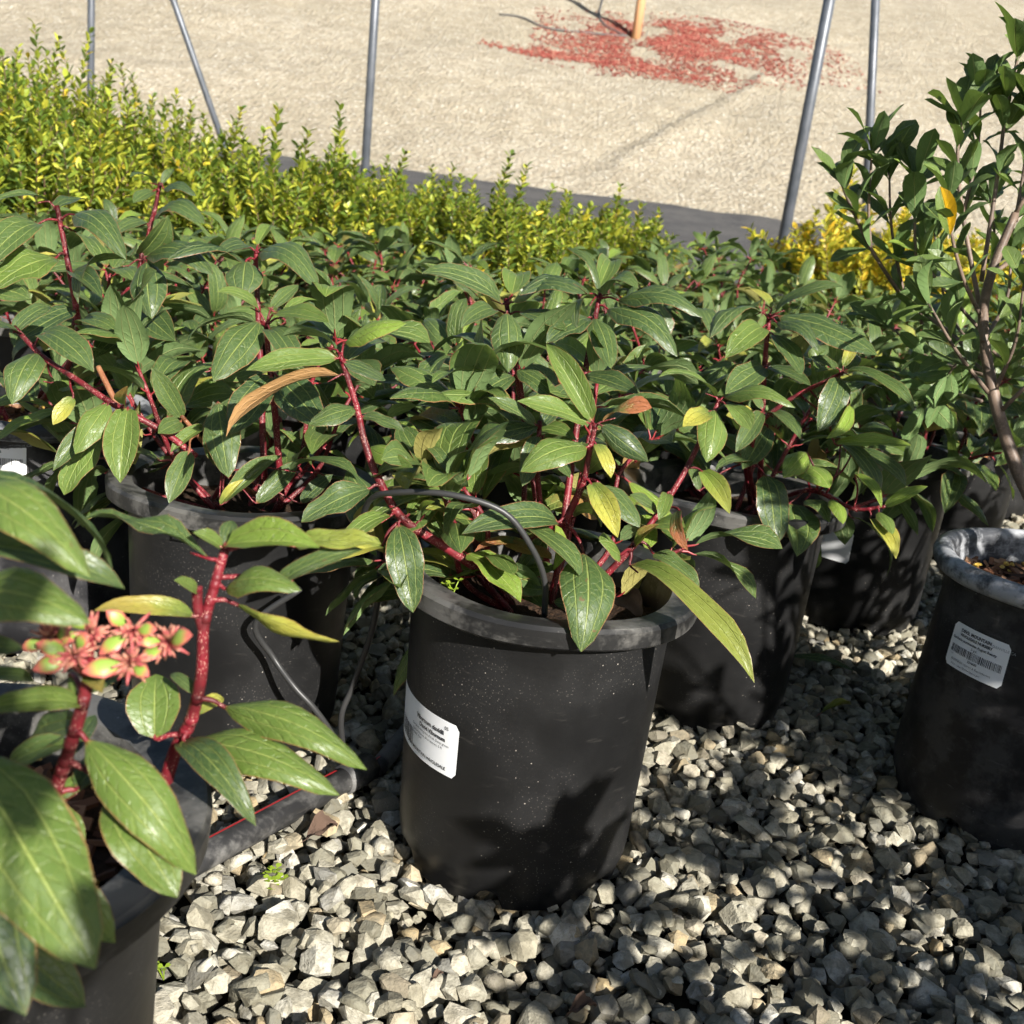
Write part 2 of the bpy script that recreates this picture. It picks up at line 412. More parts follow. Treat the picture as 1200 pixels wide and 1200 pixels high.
me.polygons.foreach_set('loop_start', np.arange(0, FF.size, 3, dtype=np.int32)); me.polygons.foreach_set('loop_total', np.full(len(FF), 3, dtype=np.int32))
me.update(calc_edges=True); me.materials.append(STONE); me.polygons.foreach_set('use_smooth', np.concatenate(SM))
link('loose_stones', me, bed, kind='stuff')
print('stones', len(recs), 'tris', len(FF))
def stone_top(x, y):
    i, j = int((x-GX0)/GC), int((y-GY0)/GC); return float(HM[i-2:i+3, j-2:j+3].max())-.0135
ZP = .0                                                # pots sit on the stones

# ------------------------------------------------------------------ leaves
def leaf_mesh(name, seed, droop, cup, wave, fold, mats, nt_=10, nv=8, pet=.14, kind='vib', twist=0.):
    r = random.Random(seed); V, U, Fc, M = [], [], [], []
    pts, a = [], .0; p = Vector((0, 0, 0)); ds = 1./nt_
    for i in range(nt_+1):
        t = i/nt_; pts.append(p.copy()); ang = droop*(.5-t) * (1.3 if t > .6 else 1)
        p = p + Vector((math.cos(ang), 0, math.sin(ang)))*ds
    ph, ph2 = r.uniform(0, 6.28), r.uniform(0, 6.28); fr = r.uniform(1.1, 2.0)
    for i, c in enumerate(pts):
        t = i/nt_
        if kind == 'vib': wd = (t**.66)*((1-t)**.80)*2.12*(1+.05*math.sin(11*t+ph)+.03*math.sin(19*t+ph2))
        else: wd = (t**.95)*((1-t)**.62)*2.15
        wd = max(wd, .012); ang = droop*(.5-t); up = Vector((-math.sin(ang), 0, math.cos(ang)))
        tw = twist*(t-.3)
        for k in range(nv+1):
            v = -1+2*k/nv; av = abs(v)
            h = fold*av*wd*.5 + cup*(av**2)*wd*.5
            if kind == 'vib':
                h += .030*wd*(math.sin(math.pi*min(av, 1)*2)**2) * (1 if av < .98 else 0)
            h += wave*av*math.sin(fr*6.28*t+ph+(1.7 if v > 0 else 0))*wd + .012*math.sin(9*t+ph2)*wd
            yy = v*.5*wd; hh = h*.5
            q = c + Vector((0, yy*math.cos(tw), 0)) + up*(hh + yy*math.sin(tw)); V.append(q); U.append((k/nv, t))
    W = nv+1
    for i in range(nt_):
        for k in range(nv):
            Fc.append((i*W+k, (i+1)*W+k, (i+1)*W+k+1, i*W+k+1)); M.append(0)
    # chord along +X
    tip = pts[-1]; ang = math.atan2(tip.z, tip.x); L = tip.length
    rot = Matrix.Rotation(ang, 4, 'Y')
    V = [rot @ q / L for q in V]
    # petiole in front of the blade base
    if pet:
        pp = [Vector((-pet, 0, -pet*.35)), Vector((-pet*.5, 0, -.01)), Vector((0, 0, 0)), Vector((.05, 0, V[W+nv//2].z*.5-.004))]
        v2, f2 = tube_geo(pp, [.017, .014, .012, .006], 5, False); o = len(V)
        v2 = [Vector((q.x, q.y*1.9, q.z)) for q in v2]
        V += v2; U += [(.5, 0)]*len(v2); Fc += [tuple(i+o for i in f) for f in f2]; M += [1]*len(f2)
    return mesh(name, V, Fc, mats, True, U, M)
VM = (LEAF, PETI)
def near_set(pe): return {
 'flat': leaf_mesh('leaf', 1, .35, .15, .05, .12, VM, pet=pe), 'arch': leaf_mesh('leaf', 2, 1.1, .10, .05, .10, VM, pet=pe),
 'droop': leaf_mesh('leaf', 3, 1.8, .05, .06, .05, VM, pet=pe), 'vee': leaf_mesh('leaf', 4, .6, .1, .05, .55, VM, pet=pe),
 'wavy': leaf_mesh('leaf', 5, .7, .1, .13, .1, VM, pet=pe), 'twist': leaf_mesh('leaf', 6, .9, .1, .06, .12, VM, pet=pe, twist=.9),
 'cupd': leaf_mesh('leaf', 7, .9, -.45, .06, -.05, VM, pet=pe), 'twist2': leaf_mesh('leaf', 8, .9, .15, .08, .12, VM, pet=pe, twist=-1.),
 'bold': leaf_mesh('leaf', 9, 1.3, -.3, .10, .05, VM, pet=pe), 'flat2': leaf_mesh('leaf', 10, .55, -.2, .08, .0, VM, pet=pe)}
VARS, HV = near_set(.14), near_set(0)      # with a stalk of their own / stalk grown from the stem
FARV = [leaf_mesh('leaf', 20+i, [.5, 1.0, 1.6, .8, 1.2, .7][i], [.1, .1, 0, -.3, -.4, .3][i], .07, [.1, .3, .1, 0, .1, .5][i], VM, 7, 6) for i in range(6)]
GVARS = [leaf_mesh('leaf', 40+i, [.3, .6, -.3, .5, .8][i], [.1, .2, .2, .1, .1][i], .08, [.2, .3, .35, .15, .2][i], (GLEAF, GPETI), 7, 4, .06, 'gar') for i in range(5)]

def leaf_obj(me, base, tip, width, nh, parent, org, col=(0, 0, 0), roll=0.):
    X = Vector(tip)-Vector(base); L = X.length; X.normalize(); N = Vector(nh)
    N = N - X*N.dot(X)
    if N.length < 1e-3: N = X.orthogonal()
    N.normalize(); Y = N.cross(X)
    if roll: q = Matrix.Rotation(roll, 3, X); N = q @ N; Y = q @ Y
    o = bpy.data.objects.new('leaf', me); C.objects.link(o); o.parent = parent
    b = Vector(base)-Vector(org)
    o.matrix_basis = Matrix(((X.x*L, Y.x*width, N.x*L, b.x), (X.y*L, Y.y*width, N.y*L, b.y), (X.z*L, Y.z*width, N.z*L, b.z), (0, 0, 0, 1)))
    o.color = (*col, 1); return o

def tone(r):
    q = r.random()
    if q < .09: return (r.uniform(.5, 1), 0, 0)
    if q < .13: return (.3, r.uniform(.5, 1), 0)
    if q < .145: return (.1, .3, r.uniform(.5, 1))
    return (r.uniform(0, .35), 0, 0)

# ------------------------------------------------------------------ pots
def lathe(prof, seg=96, mod=None):
    V, Fc = [], []; n = len(prof)
    for k in range(seg):
        a = 2*math.pi*k/seg
        for i, (r, z) in enumerate(prof):
            if mod: r, z = mod(i, a, r, z)
            V.append((r*math.cos(a), r*math.sin(a), z))
    for k in range(seg):
        k2 = (k+1) % seg
        for i in range(n-1): Fc.append((k*n+i, k2*n+i, k2*n+i+1, k*n+i+1))
    return V, Fc
NOTCH = [rad(-92), rad(-30), rad(35), rad(95), rad(150), rad(212)]
def wall_mod(i, a, r, z):
    if i == 0:
        for q in NOTCH:
            d = (a-q+math.pi) % (2*math.pi)-math.pi
            if abs(d) < .13: z += .017*math.sqrt(max(0, 1-(d/.13)**2))
    return r*(1+.004*math.sin(2*a+1)), z
def pot_meshes(tag, rb, rt, rr, H, rounded=False, pm=POT, rm=RIM):
    w0 = [(rb-.004, 0), (rb, .020), (rb+.002, .024), (rb+.0035, .04), (rt-.001, H-.045), (rt, H-.02), (rt-.004, H-.018), (rt-.006, H-.05), (rb-.004, .03), (.0, .03)]
    V, Fc = lathe(w0, 120, wall_mod); wall = mesh('wall_'+tag, V, Fc, (pm,))
    if rounded:
        pr = []; cr = .0125; cx = rr-cr; cz = H-cr
        for k in range(11):
            a = rad(-75+k*27); pr.append((cx+cr*math.cos(a), cz+cr*math.sin(a)))
        pr = [(rt-.001, H-.026)] + pr + [(rt-.008, H-.03), (rt-.010, H-.075)]
    else:
        pr = [(rt-.001, H-.0215), (rr-.003, H-.0215), (rr, H-.019), (rr+.001, H-.004), (rr-.002, H-.0005), (rr-.008, H), (rt-.004, H-.003), (rt-.007, H-.012), (rt-.009, H-.07)]
    V, Fc = lathe(pr, 96, lambda i, a, r, z: (r, z+.0015*math.sin(2*a)+.001*math.sin(5*a+1))); rim = mesh('rim_'+tag, V, Fc, (rm,))
    for me in (wall, rim): me.set_sharp_from_angle(angle=rad(38))
    # soil with a lumpy top
    V, Fc = [], []; n = 14; sg = 40; rs = rt-.006; rr_ = random.Random(3)
    for i in range(n+1):
        for k in range(sg):
            a = 2*math.pi*k/sg; r = rs*i/n
            V.append((r*math.cos(a), r*math.sin(a), H-.045+.008*noise.noise(Vector((r*math.cos(a)*40, r*math.sin(a)*40, 1)))+.004*rr_.random()))
    for i in range(n):
        for k in range(sg): k2 = (k+1) % sg; Fc.append((i*sg+k, (i+1)*sg+k, (i+1)*sg+k2, i*sg+k2))
    soil = mesh('soil_'+tag, V, Fc, (SOIL,))
    g = Geo()
    for q in range(260):
        a, r = rr_.uniform(0, 6.283), rs*math.sqrt(rr_.random())*.96
        mt = Matrix.Translation((r*math.cos(a), r*math.sin(a), H-.038+rr_.uniform(0, .005))) @ Matrix.Rotation(rr_.uniform(0, 6.28), 4, 'Z') @ Matrix.Rotation(rr_.gauss(0, .4), 4, 'X') @ Matrix.Rotation(rr_.gauss(0, .4), 4, 'Y') @ Matrix.Diagonal((rr_.uniform(.006, .020), rr_.uniform(.004, .010), .003, 1))
        g.box(mt, 0)
    for q in range(70):
        a, r = rr_.uniform(0, 6.283), rs*math.sqrt(rr_.random())*.96; s = rr_.uniform(.003, .0048)
        V2, F2 = protos[q % 16]; c0 = np.array([r*math.cos(a), r*math.sin(a), H-.033+rr_.uniform(0, .004)])
        g.add((V2*s+c0).tolist(), F2.tolist(), 1)
    chips = g.mesh('chips_'+tag, (CHIP, PELLET))
    return wall, rim, soil, chips
HP = .307
PT = pot_meshes('taper', .115, .127, .150, HP)
PR = pot_meshes('round', .141, .133, .152, HP+.004, True, POTW, RIMW)
def add_pot(root, kit=PT, rz=0., chips=False):
    p = link('nursery_pot', kit[0], root); p.rotation_euler.z = rz
    link('rim', kit[1], p)
    s = link('soil', kit[2], root)
    if chips: link('bark_mulch', kit[3], s, kind='stuff')
    return p

# ------------------------------------------------------------------ printed labels
def text_verts(txt, size, x, y, bold=0., align='LEFT'):
    cu = bpy.data.curves.new('t', 'FONT'); cu.body = txt; cu.size = size; cu.align_x = align; cu.offset = bold; cu.resolution_u = 2
    ob = bpy.data.objects.new('t', cu); C.objects.link(ob); bpy.context.view_layer.update()
    me = bpy.data.meshes.new_from_object(ob.evaluated_get(bpy.context.evaluated_depsgraph_get()))
    V = [(v.co.x+x, v.co.y+y) for v in me.vertices]; Fc = [tuple(p.vertices) for p in me.polygons]
    bpy.data.objects.remove(ob); bpy.data.curves.remove(cu); bpy.data.meshes.remove(me); return V, Fc
def add_label(root, rb, rt, H, ang, zc, wdt, hgt_, lines, bars, tilt=0., thin=()):
    """curved sticker centred at angle ang (radians about the pot axis) and height zc"""
    def wrap(x, y, off):
        ct, st = math.cos(tilt), math.sin(tilt); x, y = x*ct-y*st, x*st+y*ct
        z = zc+y; r = rb+.0035 + (rt-rb-.0045)*(z-.04)/(H-.085) + off; rm = rb+(rt-rb)*.5
        a = ang + x/rm; return (r*math.cos(a), r*math.sin(a), z)
    # rounded paper outline as a grid
    nx_, ny_ = 26, 10; V, Fc = [], []; cr = .004
    for j in range(ny_+1):
        yy = -hgt_/2+hgt_*j/ny_
        e = hgt_/2-abs(yy); ins = cr-math.sqrt(max(0, cr*cr-(cr-min(e, cr))**2))
        for i in range(nx_+1):
            xx = (-wdt/2+ins)+(wdt-2*ins)*i/nx_; V.append(wrap(xx, yy, .0007))
    for j in range(ny_):
        for i in range(nx_): q = j*(nx_+1)+i; Fc.append((q, q+1, q+nx_+2, q+nx_+1))
    lab = link('label', mesh('label', V, Fc, (PAPER,)), root)
    for mat, ll in ((INK, lines), (INKT, thin)):
        g = Geo()
        for (txt, size, x, y, bold, al) in ll:
            v, f = text_verts(txt, size, x, y, bold, al); g.add([wrap(a, b, .0011) for a, b in v], f)
        if g.V: link('lettering', g.mesh('lettering', (mat,)), lab)
    if bars:
        x0, x1, y0, y1 = bars; g = Geo(); r = random.Random(8); x = x0
        while x < x1:
            bw = r.choice((.0005, .0005, .0009, .0013)); n = 1
            g.add([wrap(x, y0, .0011), wrap(x+bw, y0, .0011), wrap(x+bw, y1, .0011), wrap(x, y1, .0011)], [(0, 1, 2, 3)]); x += bw+r.choice((.0005, .0008, .0012))
        link('barcode', g.mesh('barcode', (INK,)), lab)
    return lab
L_PRICE = [('DEVIL MOUNTAIN', .0052, -.026, .0175, .0002, 'LEFT'), ('WHOLESALE NURSERY', .0044, -.026, .0125, .0002, 'LEFT'), ('Gardenia jasminoides August Beauty', .0042, -.036, .0070, .0001, 'LEFT'),
           ('5 gal', .0042, -.002, .0022, 0, 'CENTER'), ('2218682', .0036, 0, -.0125, .0001, 'CENTER'), ('WARNING: Cancer & Reproductive', .0037, -.030, -.0178, 0, 'LEFT'), ('Harm - www.P65Warnings.ca.gov', .0030, -.028, -.0225, 0, 'LEFT')]
L_PRICE_T = [('DANVILLE CA', .0044, .018, .0165, 0, 'LEFT'), ('7394', .0026, -.034, -.012, 0, 'LEFT')]

# ------------------------------------------------------------------ viburnum-like shrubs
def stem_obj(root, org, pts, r0, r1, mat=STEM, sides=8):
    P = smooth_path([Vector(p)-Vector(org) for p in pts], 5)
    # slightly swollen nodes
    V, Fc = tube_geo(P, [r0*(1-i/(len(P)-1))+r1*i/(len(P)-1) for i in range(len(P))], sides)
    o = link('stem', mesh('stem', V, Fc, (mat,)), root); return o
def whorl(st, org, p, axis, n, r, Lm, spread=1.05, vset=None, ph=None, wr=.48):
    vset = vset or FARV
    ph = r.uniform(0, 6.28) if ph is None else ph
    ax = Vector(axis).normalized(); e = ax.orthogonal().normalized(); f = ax.cross(e)
    for k in range(n):
        a = ph + k*2*math.pi/n*(1 if n != 4 else 1) + r.uniform(-.3, .3)
        el = r.gauss(spread, .22) if n > 2 else r.gauss(1.15, .2)
        d = ax*math.cos(el) + (e*math.cos(a)+f*math.sin(a))*math.sin(el)
        L = Lm*r.uniform(.72, 1.15)
        b = Vector(p) + d*L*.14
        d2 = (d + Vector((0, 0, -.55*r.random()))).normalized()
        nh = Vector((0, 0, 1)) + ax*.6 + Vector((r.gauss(0, .25), r.gauss(0, .25), 0))
        leaf_obj(r.choice(vset), b, b+d2*L, L*wr*r.uniform(.85, 1.15), nh, st, org, tone(r))
def bush(root, org, seed, n, top, spread, Lm=.088, az=None, vset=None, z0=.26, whn=5, base=(0, 0)):
    r = random.Random(seed); org = Vector(org)
    for s in range(n):
        a = (r.uniform(*az) if az else 2*math.pi*(s+r.uniform(-.3, .3))/n)
        k = r.uniform(.15, 1); rd = spread*math.sqrt(k); zt = top*(1-.32*k*k) - r.uniform(0, .05)
        b = org+Vector((base[0]+.03*math.cos(a), base[1]+.03*math.sin(a), z0-org.z))
        t = Vector((org.x+base[0]+rd*math.cos(a), org.y+base[1]+rd*math.sin(a), zt))
        m1 = b.lerp(t, .45) + Vector((math.cos(a), math.sin(a), 0))*.03*r.uniform(-.5, 1) + Vector((0, 0, -.02))
        m2 = b.lerp(t, .75) + Vector((r.gauss(0, .012), r.gauss(0, .012), 0))
        st = stem_obj(root, org, [b, m1, m2, t], .0036, .0020, STEM, 6)
        whorl(st, org, t, (t-m2), whn if r.random() < .6 else 6, r, Lm, 1.0, vset)
        whorl(st, org, m2, (t-m1), 2, r, Lm*1.08, 1.2, vset)
        whorl(st, org, m1, (m2-b), 2, r, Lm*1.05, 1.2, vset)
        whorl(st, org, m1.lerp(m2, .5), (m2-m1), 2, r, Lm, 1.2, vset)
        whorl(st, org, m2.lerp(t, .5), (t-m2), 2, r, Lm, 1.25, vset)
NH = {'u': (.05, -.15, 1), 'm': (.12, -.6, .8), 'f': (.15, -.95, .35), 'r': (.7, -.5, .5), 'l': (-.7, -.5, .5), 'b': (0, .6, .8), 'v': (0, -.8, -.5)}
def heroes(root, org, stems, leaves, rs=.56):
    """stems: name -> (list of (px,py,depth), r0, r1, mat); leaves: (stem, base px, py, d, tip px, py, d, w/L, facing, shape, tone)"""
    S = {}; org = Vector(org)
    for k, (pts, r0, r1, mt) in stems.items():
        P = smooth_path([(p if isinstance(p, Vector) else at(*p))-org for p in pts], 6); n = len(P)
        g = Geo(); rr = [(r0+(r1-r0)*i/(n-1))*rs for i in range(n)]
        g.add(*tube_geo(P, rr, 9))
        mine = [l for l in leaves if l[0] == k]
        for l in mine:                                      # leaf stalks grow out of this stem
            b, t = at(*l[1:4])-org, at(*l[4:7])-org; d = (t-b).normalized()
            q = min(range(n//4, n), key=lambda i: (P[i]-b).length); a = P[q]; gap = (a-b).length; pr = min(rr[q]*.45, .0015)
            g.add(*tube_geo(smooth_path([a, a.lerp(b, .55)+(P[q]-P[q-1]).normalized()*gap*.12, b, b+d*.012], 3), [pr*1.25, pr, pr*.85, pr*.5], 6))
            a2 = max(0, q-1); g.add(*tube_geo([P[a2].lerp(P[q], .3), P[q], P[q]+(P[q]-P[a2])*.7], [rr[q]*1.0, rr[q]*1.04, rr[q]*.98], 9))
        S[k] = link('stem', g.mesh('stem', (mt,), True), root)
        for (_, bx, by, bd, tx, ty, td, wl, fc, shp, tn) in mine:
            b, t = at(bx, by, bd), at(tx, ty, td)
            leaf_obj(HV[shp], b, t, (t-b).length*wl*1.0, NH[fc], S[k], org, tn)
    return S
Y0, Y1, Y2, YY, BR = (.08, 0, 0), (.4, 0, 0), (.95, 0, 0), (.4, 1, 0), (.1, .4, 1)
DK = (0, 0, 0)

def root_at(x, y, **k): return empty('potted_shrub', (x, y, ZP), **k)

# lattice of the growing bed
LA, E1, E2 = Vector((.039, 1.005)), Vector((.30, .45)), Vector((-.34, .195))
def lat(i, j): p = LA+E1*i+E2*j; return p.x, p.y

# ---- A: the shrub in the middle of the aisle edge
ax_, ay_ = .039, 1.005
A = root_at(ax_, ay_, label='red-stemmed shrub in the white-labelled black pot, drip tube arching over its rim', cat='potted shrub')
add_pot(A, rz=rad(-8)); oA = Vector((ax_, ay_, ZP))
add_label(A, .115, .127, HP, rad(-90-57), .155-ZP, .112, .055,
          [('Viburnum davidii', .0062, .018, .0125, .00022, 'CENTER'), ('David Viburnum', .0058, .022, .0060, .00022, 'CENTER'), ('Compact evergreen shrub. Deep green', .0036, .046, .0015, 0, 'RIGHT'),
           ('leathery leaves, blue berries. 3 ft', .0036, .038, -.0030, 0, 'RIGHT'), ('2219840 7394', .0034, -.002, -.0072, 0, 'CENTER'), ('05', .0052, .042, .0185, 0, 'CENTER'),
           ('DEVIL MOUNTAIN WHOLESALE', .0046, .044, -.0225, .0001, 'RIGHT')], (-.044, -.008, -.021, -.004))
heroes(A, oA, {
 'a': ([(563, 668, .96), (520, 640, .945), (472, 608, .93), (443, 560, .93), (427, 517, .935), (418, 477, .94), (400, 420, .955)], .0085, .0042, STEM),
 'b': ([(652, 668, .965), (663, 613, .95), (683, 567, .94), (690, 533, .94), (697, 500, .94)], .007, .004, STEM),
 'c': ([(694, 690, .95), (733, 650, .95), (763, 613, .96), (800, 557, .98), (827, 503, 1.0), (842, 471, 1.01)], .006, .0038, STEM),
 'd': ([(640, 660, 1.0), (622, 540, 1.04), (606, 430, 1.07), (594, 358, 1.09)], .007, .0040, STEM),
 'e': ([(655, 655, 1.02), (676, 500, 1.07), (692, 400, 1.09), (702, 350, 1.10)], .007, .0042, STEM),
 'g': ([(640, 650, 1.02), (630, 560, 1.0), (632, 500, .99)], .006, .004, STEM),
}, [
 ('a', 396, 420, .95, 288, 434, .93, .40, 'm', 'flat', Y1), ('a', 394, 410, .96, 330, 394, .99, .36, 'b', 'arch', Y0),
 ('a', 404, 402, .955, 476, 379, .93, .50, 'm', 'cupd', Y2), ('a', 402, 424, .95, 452, 446, .96, .5, 'm', 'flat2', DK),
 ('a', 398, 440, .945, 265, 512, .90, .30, 'b', 'arch', BR), ('a', 406, 424, .96, 452, 404, 1.02, .45, 'u', 'arch', Y0),
 ('a', 418, 478, .94, 362, 498, .92, .62, 'm', 'flat2', Y0), ('a', 424, 488, .94, 474, 506, .93, .4, 'm', 'wavy', Y0),
 ('a', 440, 560, .93, 484, 548, .90, .55, 'm', 'vee', Y1), ('a', 434, 572, .925, 353, 612, .89, .50, 'm', 'wavy', DK),
 ('a', 467, 614, .925, 484, 718, .885, .50, 'f', 'wavy', Y0), ('a', 458, 604, .92, 394, 652, .88, .42, 'u', 'arch', Y1),
 ('a', 478, 604, .935, 508, 570, .97, .45, 'u', 'flat', Y1), ('a', 448, 640, .92, 398, 656, .87, .45, 'm', 'vee', YY),
 ('a', 492, 610, .94, 510, 588, .92, .4, 'm', 'vee', Y2),
 ('b', 694, 494, .935, 640, 403, .955, .36, 'f', 'vee', Y1), ('b', 690, 496, .935, 606, 470, .915, .42, 'm', 'flat', Y1),
 ('b', 704, 498, .935, 760, 541, .93, .50, 'l', 'cupd', DK), ('b', 706, 494, .94, 764, 478, .93, .45, 'u', 'twist', BR),
 ('b', 688, 524, .935, 610, 553, .895, .52, 'm', 'bold', Y1), ('b', 698, 520, .94, 716, 560, .92, .5, 'm', 'arch', YY),
 ('b', 654, 612, .94, 541, 626, .885, .34, 'm', 'arch', DK), ('b', 692, 566, .935, 724, 630, .90, .48, 'f', 'vee', YY),
 ('b', 704, 568, .94, 750, 618, .915, .60, 'm', 'flat2', DK), ('b', 650, 614, .94, 648, 668, .91, .50, 'r', 'vee', Y2),
 ('b', 684, 648, .925, 681, 764, .845, .56, 'f', 'bold', Y0), ('b', 645, 690, .95, 565, 672, .93, .58, 'm', 'flat2', Y0),
 ('b', 648, 705, .93, 700, 722, .93, .5, 'm', 'flat', DK), ('b', 612, 640, .955, 556, 647, .93, .36, 'u', 'arch', BR),
 ('b', 640, 628, .96, 604, 680, .95, .5, 'f', 'flat', DK),
 ('c', 738, 662, .945, 884, 800, .83, .20, 'm', 'arch', YY[:1]+(.35, 0)), ('c', 765, 648, .95, 820, 690, .91, .44, 'm', 'wavy', Y0),
 ('c', 726, 650, .93, 702, 634, .90, .85, 'm', 'cupd', Y1), ('c', 796, 598, .95, 806, 645, .92, .36, 'l', 'droop', (0, .2, 1)),
 ('c', 822, 552, .98, 855, 602, .94, .48, 'f', 'vee', (.8, .3, .1)), ('c', 745, 640, .945, 772, 614, .93, .4, 'm', 'vee', (.5, .2, .5)),
 ('c', 782, 578, .97, 772, 610, .94, .45, 'm', 'arch', Y1), ('c', 838, 465, 1.01, 772, 442, .98, .44, 'u', 'arch', Y1),
 ('c', 848, 466, 1.01, 932, 478, .97, .36, 'm', 'bold', Y1), ('c', 838, 480, 1.0, 828, 542, .96, .62, 'f', 'cupd', Y1),
 ('c', 850, 474, 1.0, 880, 504, .97, .55, 'm', 'twist', Y1), ('c', 832, 482, 1.0, 800, 500, .96, .5, 'm', 'flat', YY),
 ('c', 770, 600, .96, 738, 580, .94, .5, 'm', 'flat', DK),
 ('d', 588, 356, 1.085, 494, 320, 1.05, .42, 'm', 'arch', DK), ('d', 602, 354, 1.085, 686, 344, 1.03, .42, 'm', 'bold', DK),
 ('d', 594, 366, 1.07, 596, 436, 1.03, .62, 'f', 'cupd', DK), ('d', 600, 346, 1.10, 606, 322, 1.16, .6, 'u', 'vee', Y1),
 ('d', 610, 366, 1.08, 664, 388, 1.04, .5, 'm', 'flat', Y0), ('d', 580, 364, 1.08, 540, 384, 1.03, .45, 'm', 'arch', DK),
 ('d', 606, 432, 1.06, 656, 470, 1.02, .5, 'm', 'flat2', Y0), ('d', 602, 440, 1.06, 554, 470, 1.02, .5, 'm', 'wavy', DK),
 ('e', 704, 344, 1.10, 664, 290, 1.13, .32, 'r', 'bold', Y0), ('e', 708, 346, 1.10, 748, 338, 1.06, .55, 'm', 'droop', Y0),
 ('e', 724, 352, 1.09, 824, 372, 1.04, .40, 'm', 'bold', DK), ('e', 712, 362, 1.09, 794, 418, 1.03, .45, 'm', 'bold', DK),
 ('e', 696, 350, 1.09, 676, 386, 1.05, .42, 'l', 'droop', DK), ('e', 692, 344, 1.09, 608, 346, 1.04, .38, 'u', 'bold', DK),
 ('e', 690, 372, 1.08, 640, 402, 1.03, .5, 'm', 'wavy', DK), ('e', 697, 372, 1.08, 716, 432, 1.02, .48, 'm', 'flat2', Y0),
 ('e', 702, 338, 1.11, 716, 306, 1.18, .4, 'm', 'vee', Y1), ('e', 682, 440, 1.07, 748, 462, 1.02, .5, 'm', 'flat', DK),
 ('e', 680, 450, 1.06, 640, 490, 1.0, .5, 'm', 'flat', DK),
 ('g', 632, 498, .99, 560, 520, .96, .45, 'm', 'flat2', DK), ('g', 634, 500, .99, 660, 470, 1.02, .5, 'm', 'arch', DK),
 ('g', 630, 510, .985, 612, 570, .95, .5, 'f', 'wavy', DK), ('g', 628, 498, .985, 572, 466, .97, .42, 'm', 'flat', Y0), ('g', 636, 520, .985, 668, 560, .95, .5, 'm', 'flat', DK),
])
bush(A, oA, 11, 7, .50, .20, .088, (rad(40), rad(160)), list(VARS.values()))
bush(A, oA, 17, 4, .44, .17, .088, (rad(140), rad(215)), list(VARS.values()))
# drip tube arching into pot A
tube('drip_tube', smooth_path([at(420, 640, .97), at(432, 588, .93), at(470, 577, .90), at(530, 580, .885), at(590, 600, .885), at(622, 640, .89), at(638, 680, .90), at(638, 722, .905)], 6), .0028, TUBE, 8,
     label='thin black drip tube arching into the middle pot with the white label', cat='drip tube')
# clover seedlings and a dry leaf in pot A
def clover(name, p, s, parent=None, org=(0, 0, 0), n=5, seed=1, **k):
    g = Geo(); r = random.Random(seed); p = Vector(p)-Vector(org)
    for q in range(n):
        a = r.uniform(0, 6.28); h = s*r.uniform(.6, 1.3); t = p+Vector((math.cos(a)*s*.5, math.sin(a)*s*.5, h))
        v, f = tube_geo([p, p.lerp(t, .6)+Vector((0, 0, h*.1)), t], .0006, 4); g.add(v, f, 0)
        for k3 in range(3):
            b = a+k3*2.094; d = Vector((math.cos(b), math.sin(b), .25)); sd = Vector((-math.sin(b), math.cos(b), 0)); L = s*.42
            g.add([t, t+d*L*.6-sd*L*.42, t+d*L*.95-sd*L*.22, t+d*L*.85, t+d*L*.95+sd*L*.22, t+d*L*.6+sd*L*.42], [(0, 1, 2, 3), (0, 3, 4, 5)], 0)
    return link(name, g.mesh(name, (SPROUT,)), parent, **k)
_m = Mat('bright_seedling', .5, base=(.30, .42, .04)); _m.translucent((.4, .55, .05), .35); SPROUT = _m.m
clover('clover_seedling', at(530, 700, .935), .013, None, n=4, label='tiny bright green clover seedling in the soil of the middle pot', cat='seedling')
_m = Mat('dry_leaf', .8, .2); v = _m.coord(); _m.base(_m.mix(_m.noise(v, 60, 3), (.07, .045, .032), (.20, .13, .095))); _m.bump(_m.noise(v, 180, 3), .6, .004); DRY = _m.m
DRYM = leaf_mesh('dry_leaf', 60, .9, .5, .35, .3, (DRY, DRY), 12, 8, .1, twist=.7)
for vx in DRYM.vertices:
    q = vx.co.copy(); vx.co += Vector((noise.noise(q*5), noise.noise(q*5+Vector((9, 0, 0))), 1.6*noise.noise(q*6+Vector((0, 9, 0)))))*.06
def dry(p, t, wl, nh, label):
    p, t = Vector(p), Vector(t); o = leaf_obj(DRYM, p, t, (t-p).length*wl, nh, None, (0, 0, 0)); o.name = 'fallen_leaf'
    return setp(o, label, 'fallen leaf')
dry(at(722, 700, .965), at(752, 722, .94), .8, (0, -.6, .8), 'dry brown leaf lying on the soil inside the middle pot')

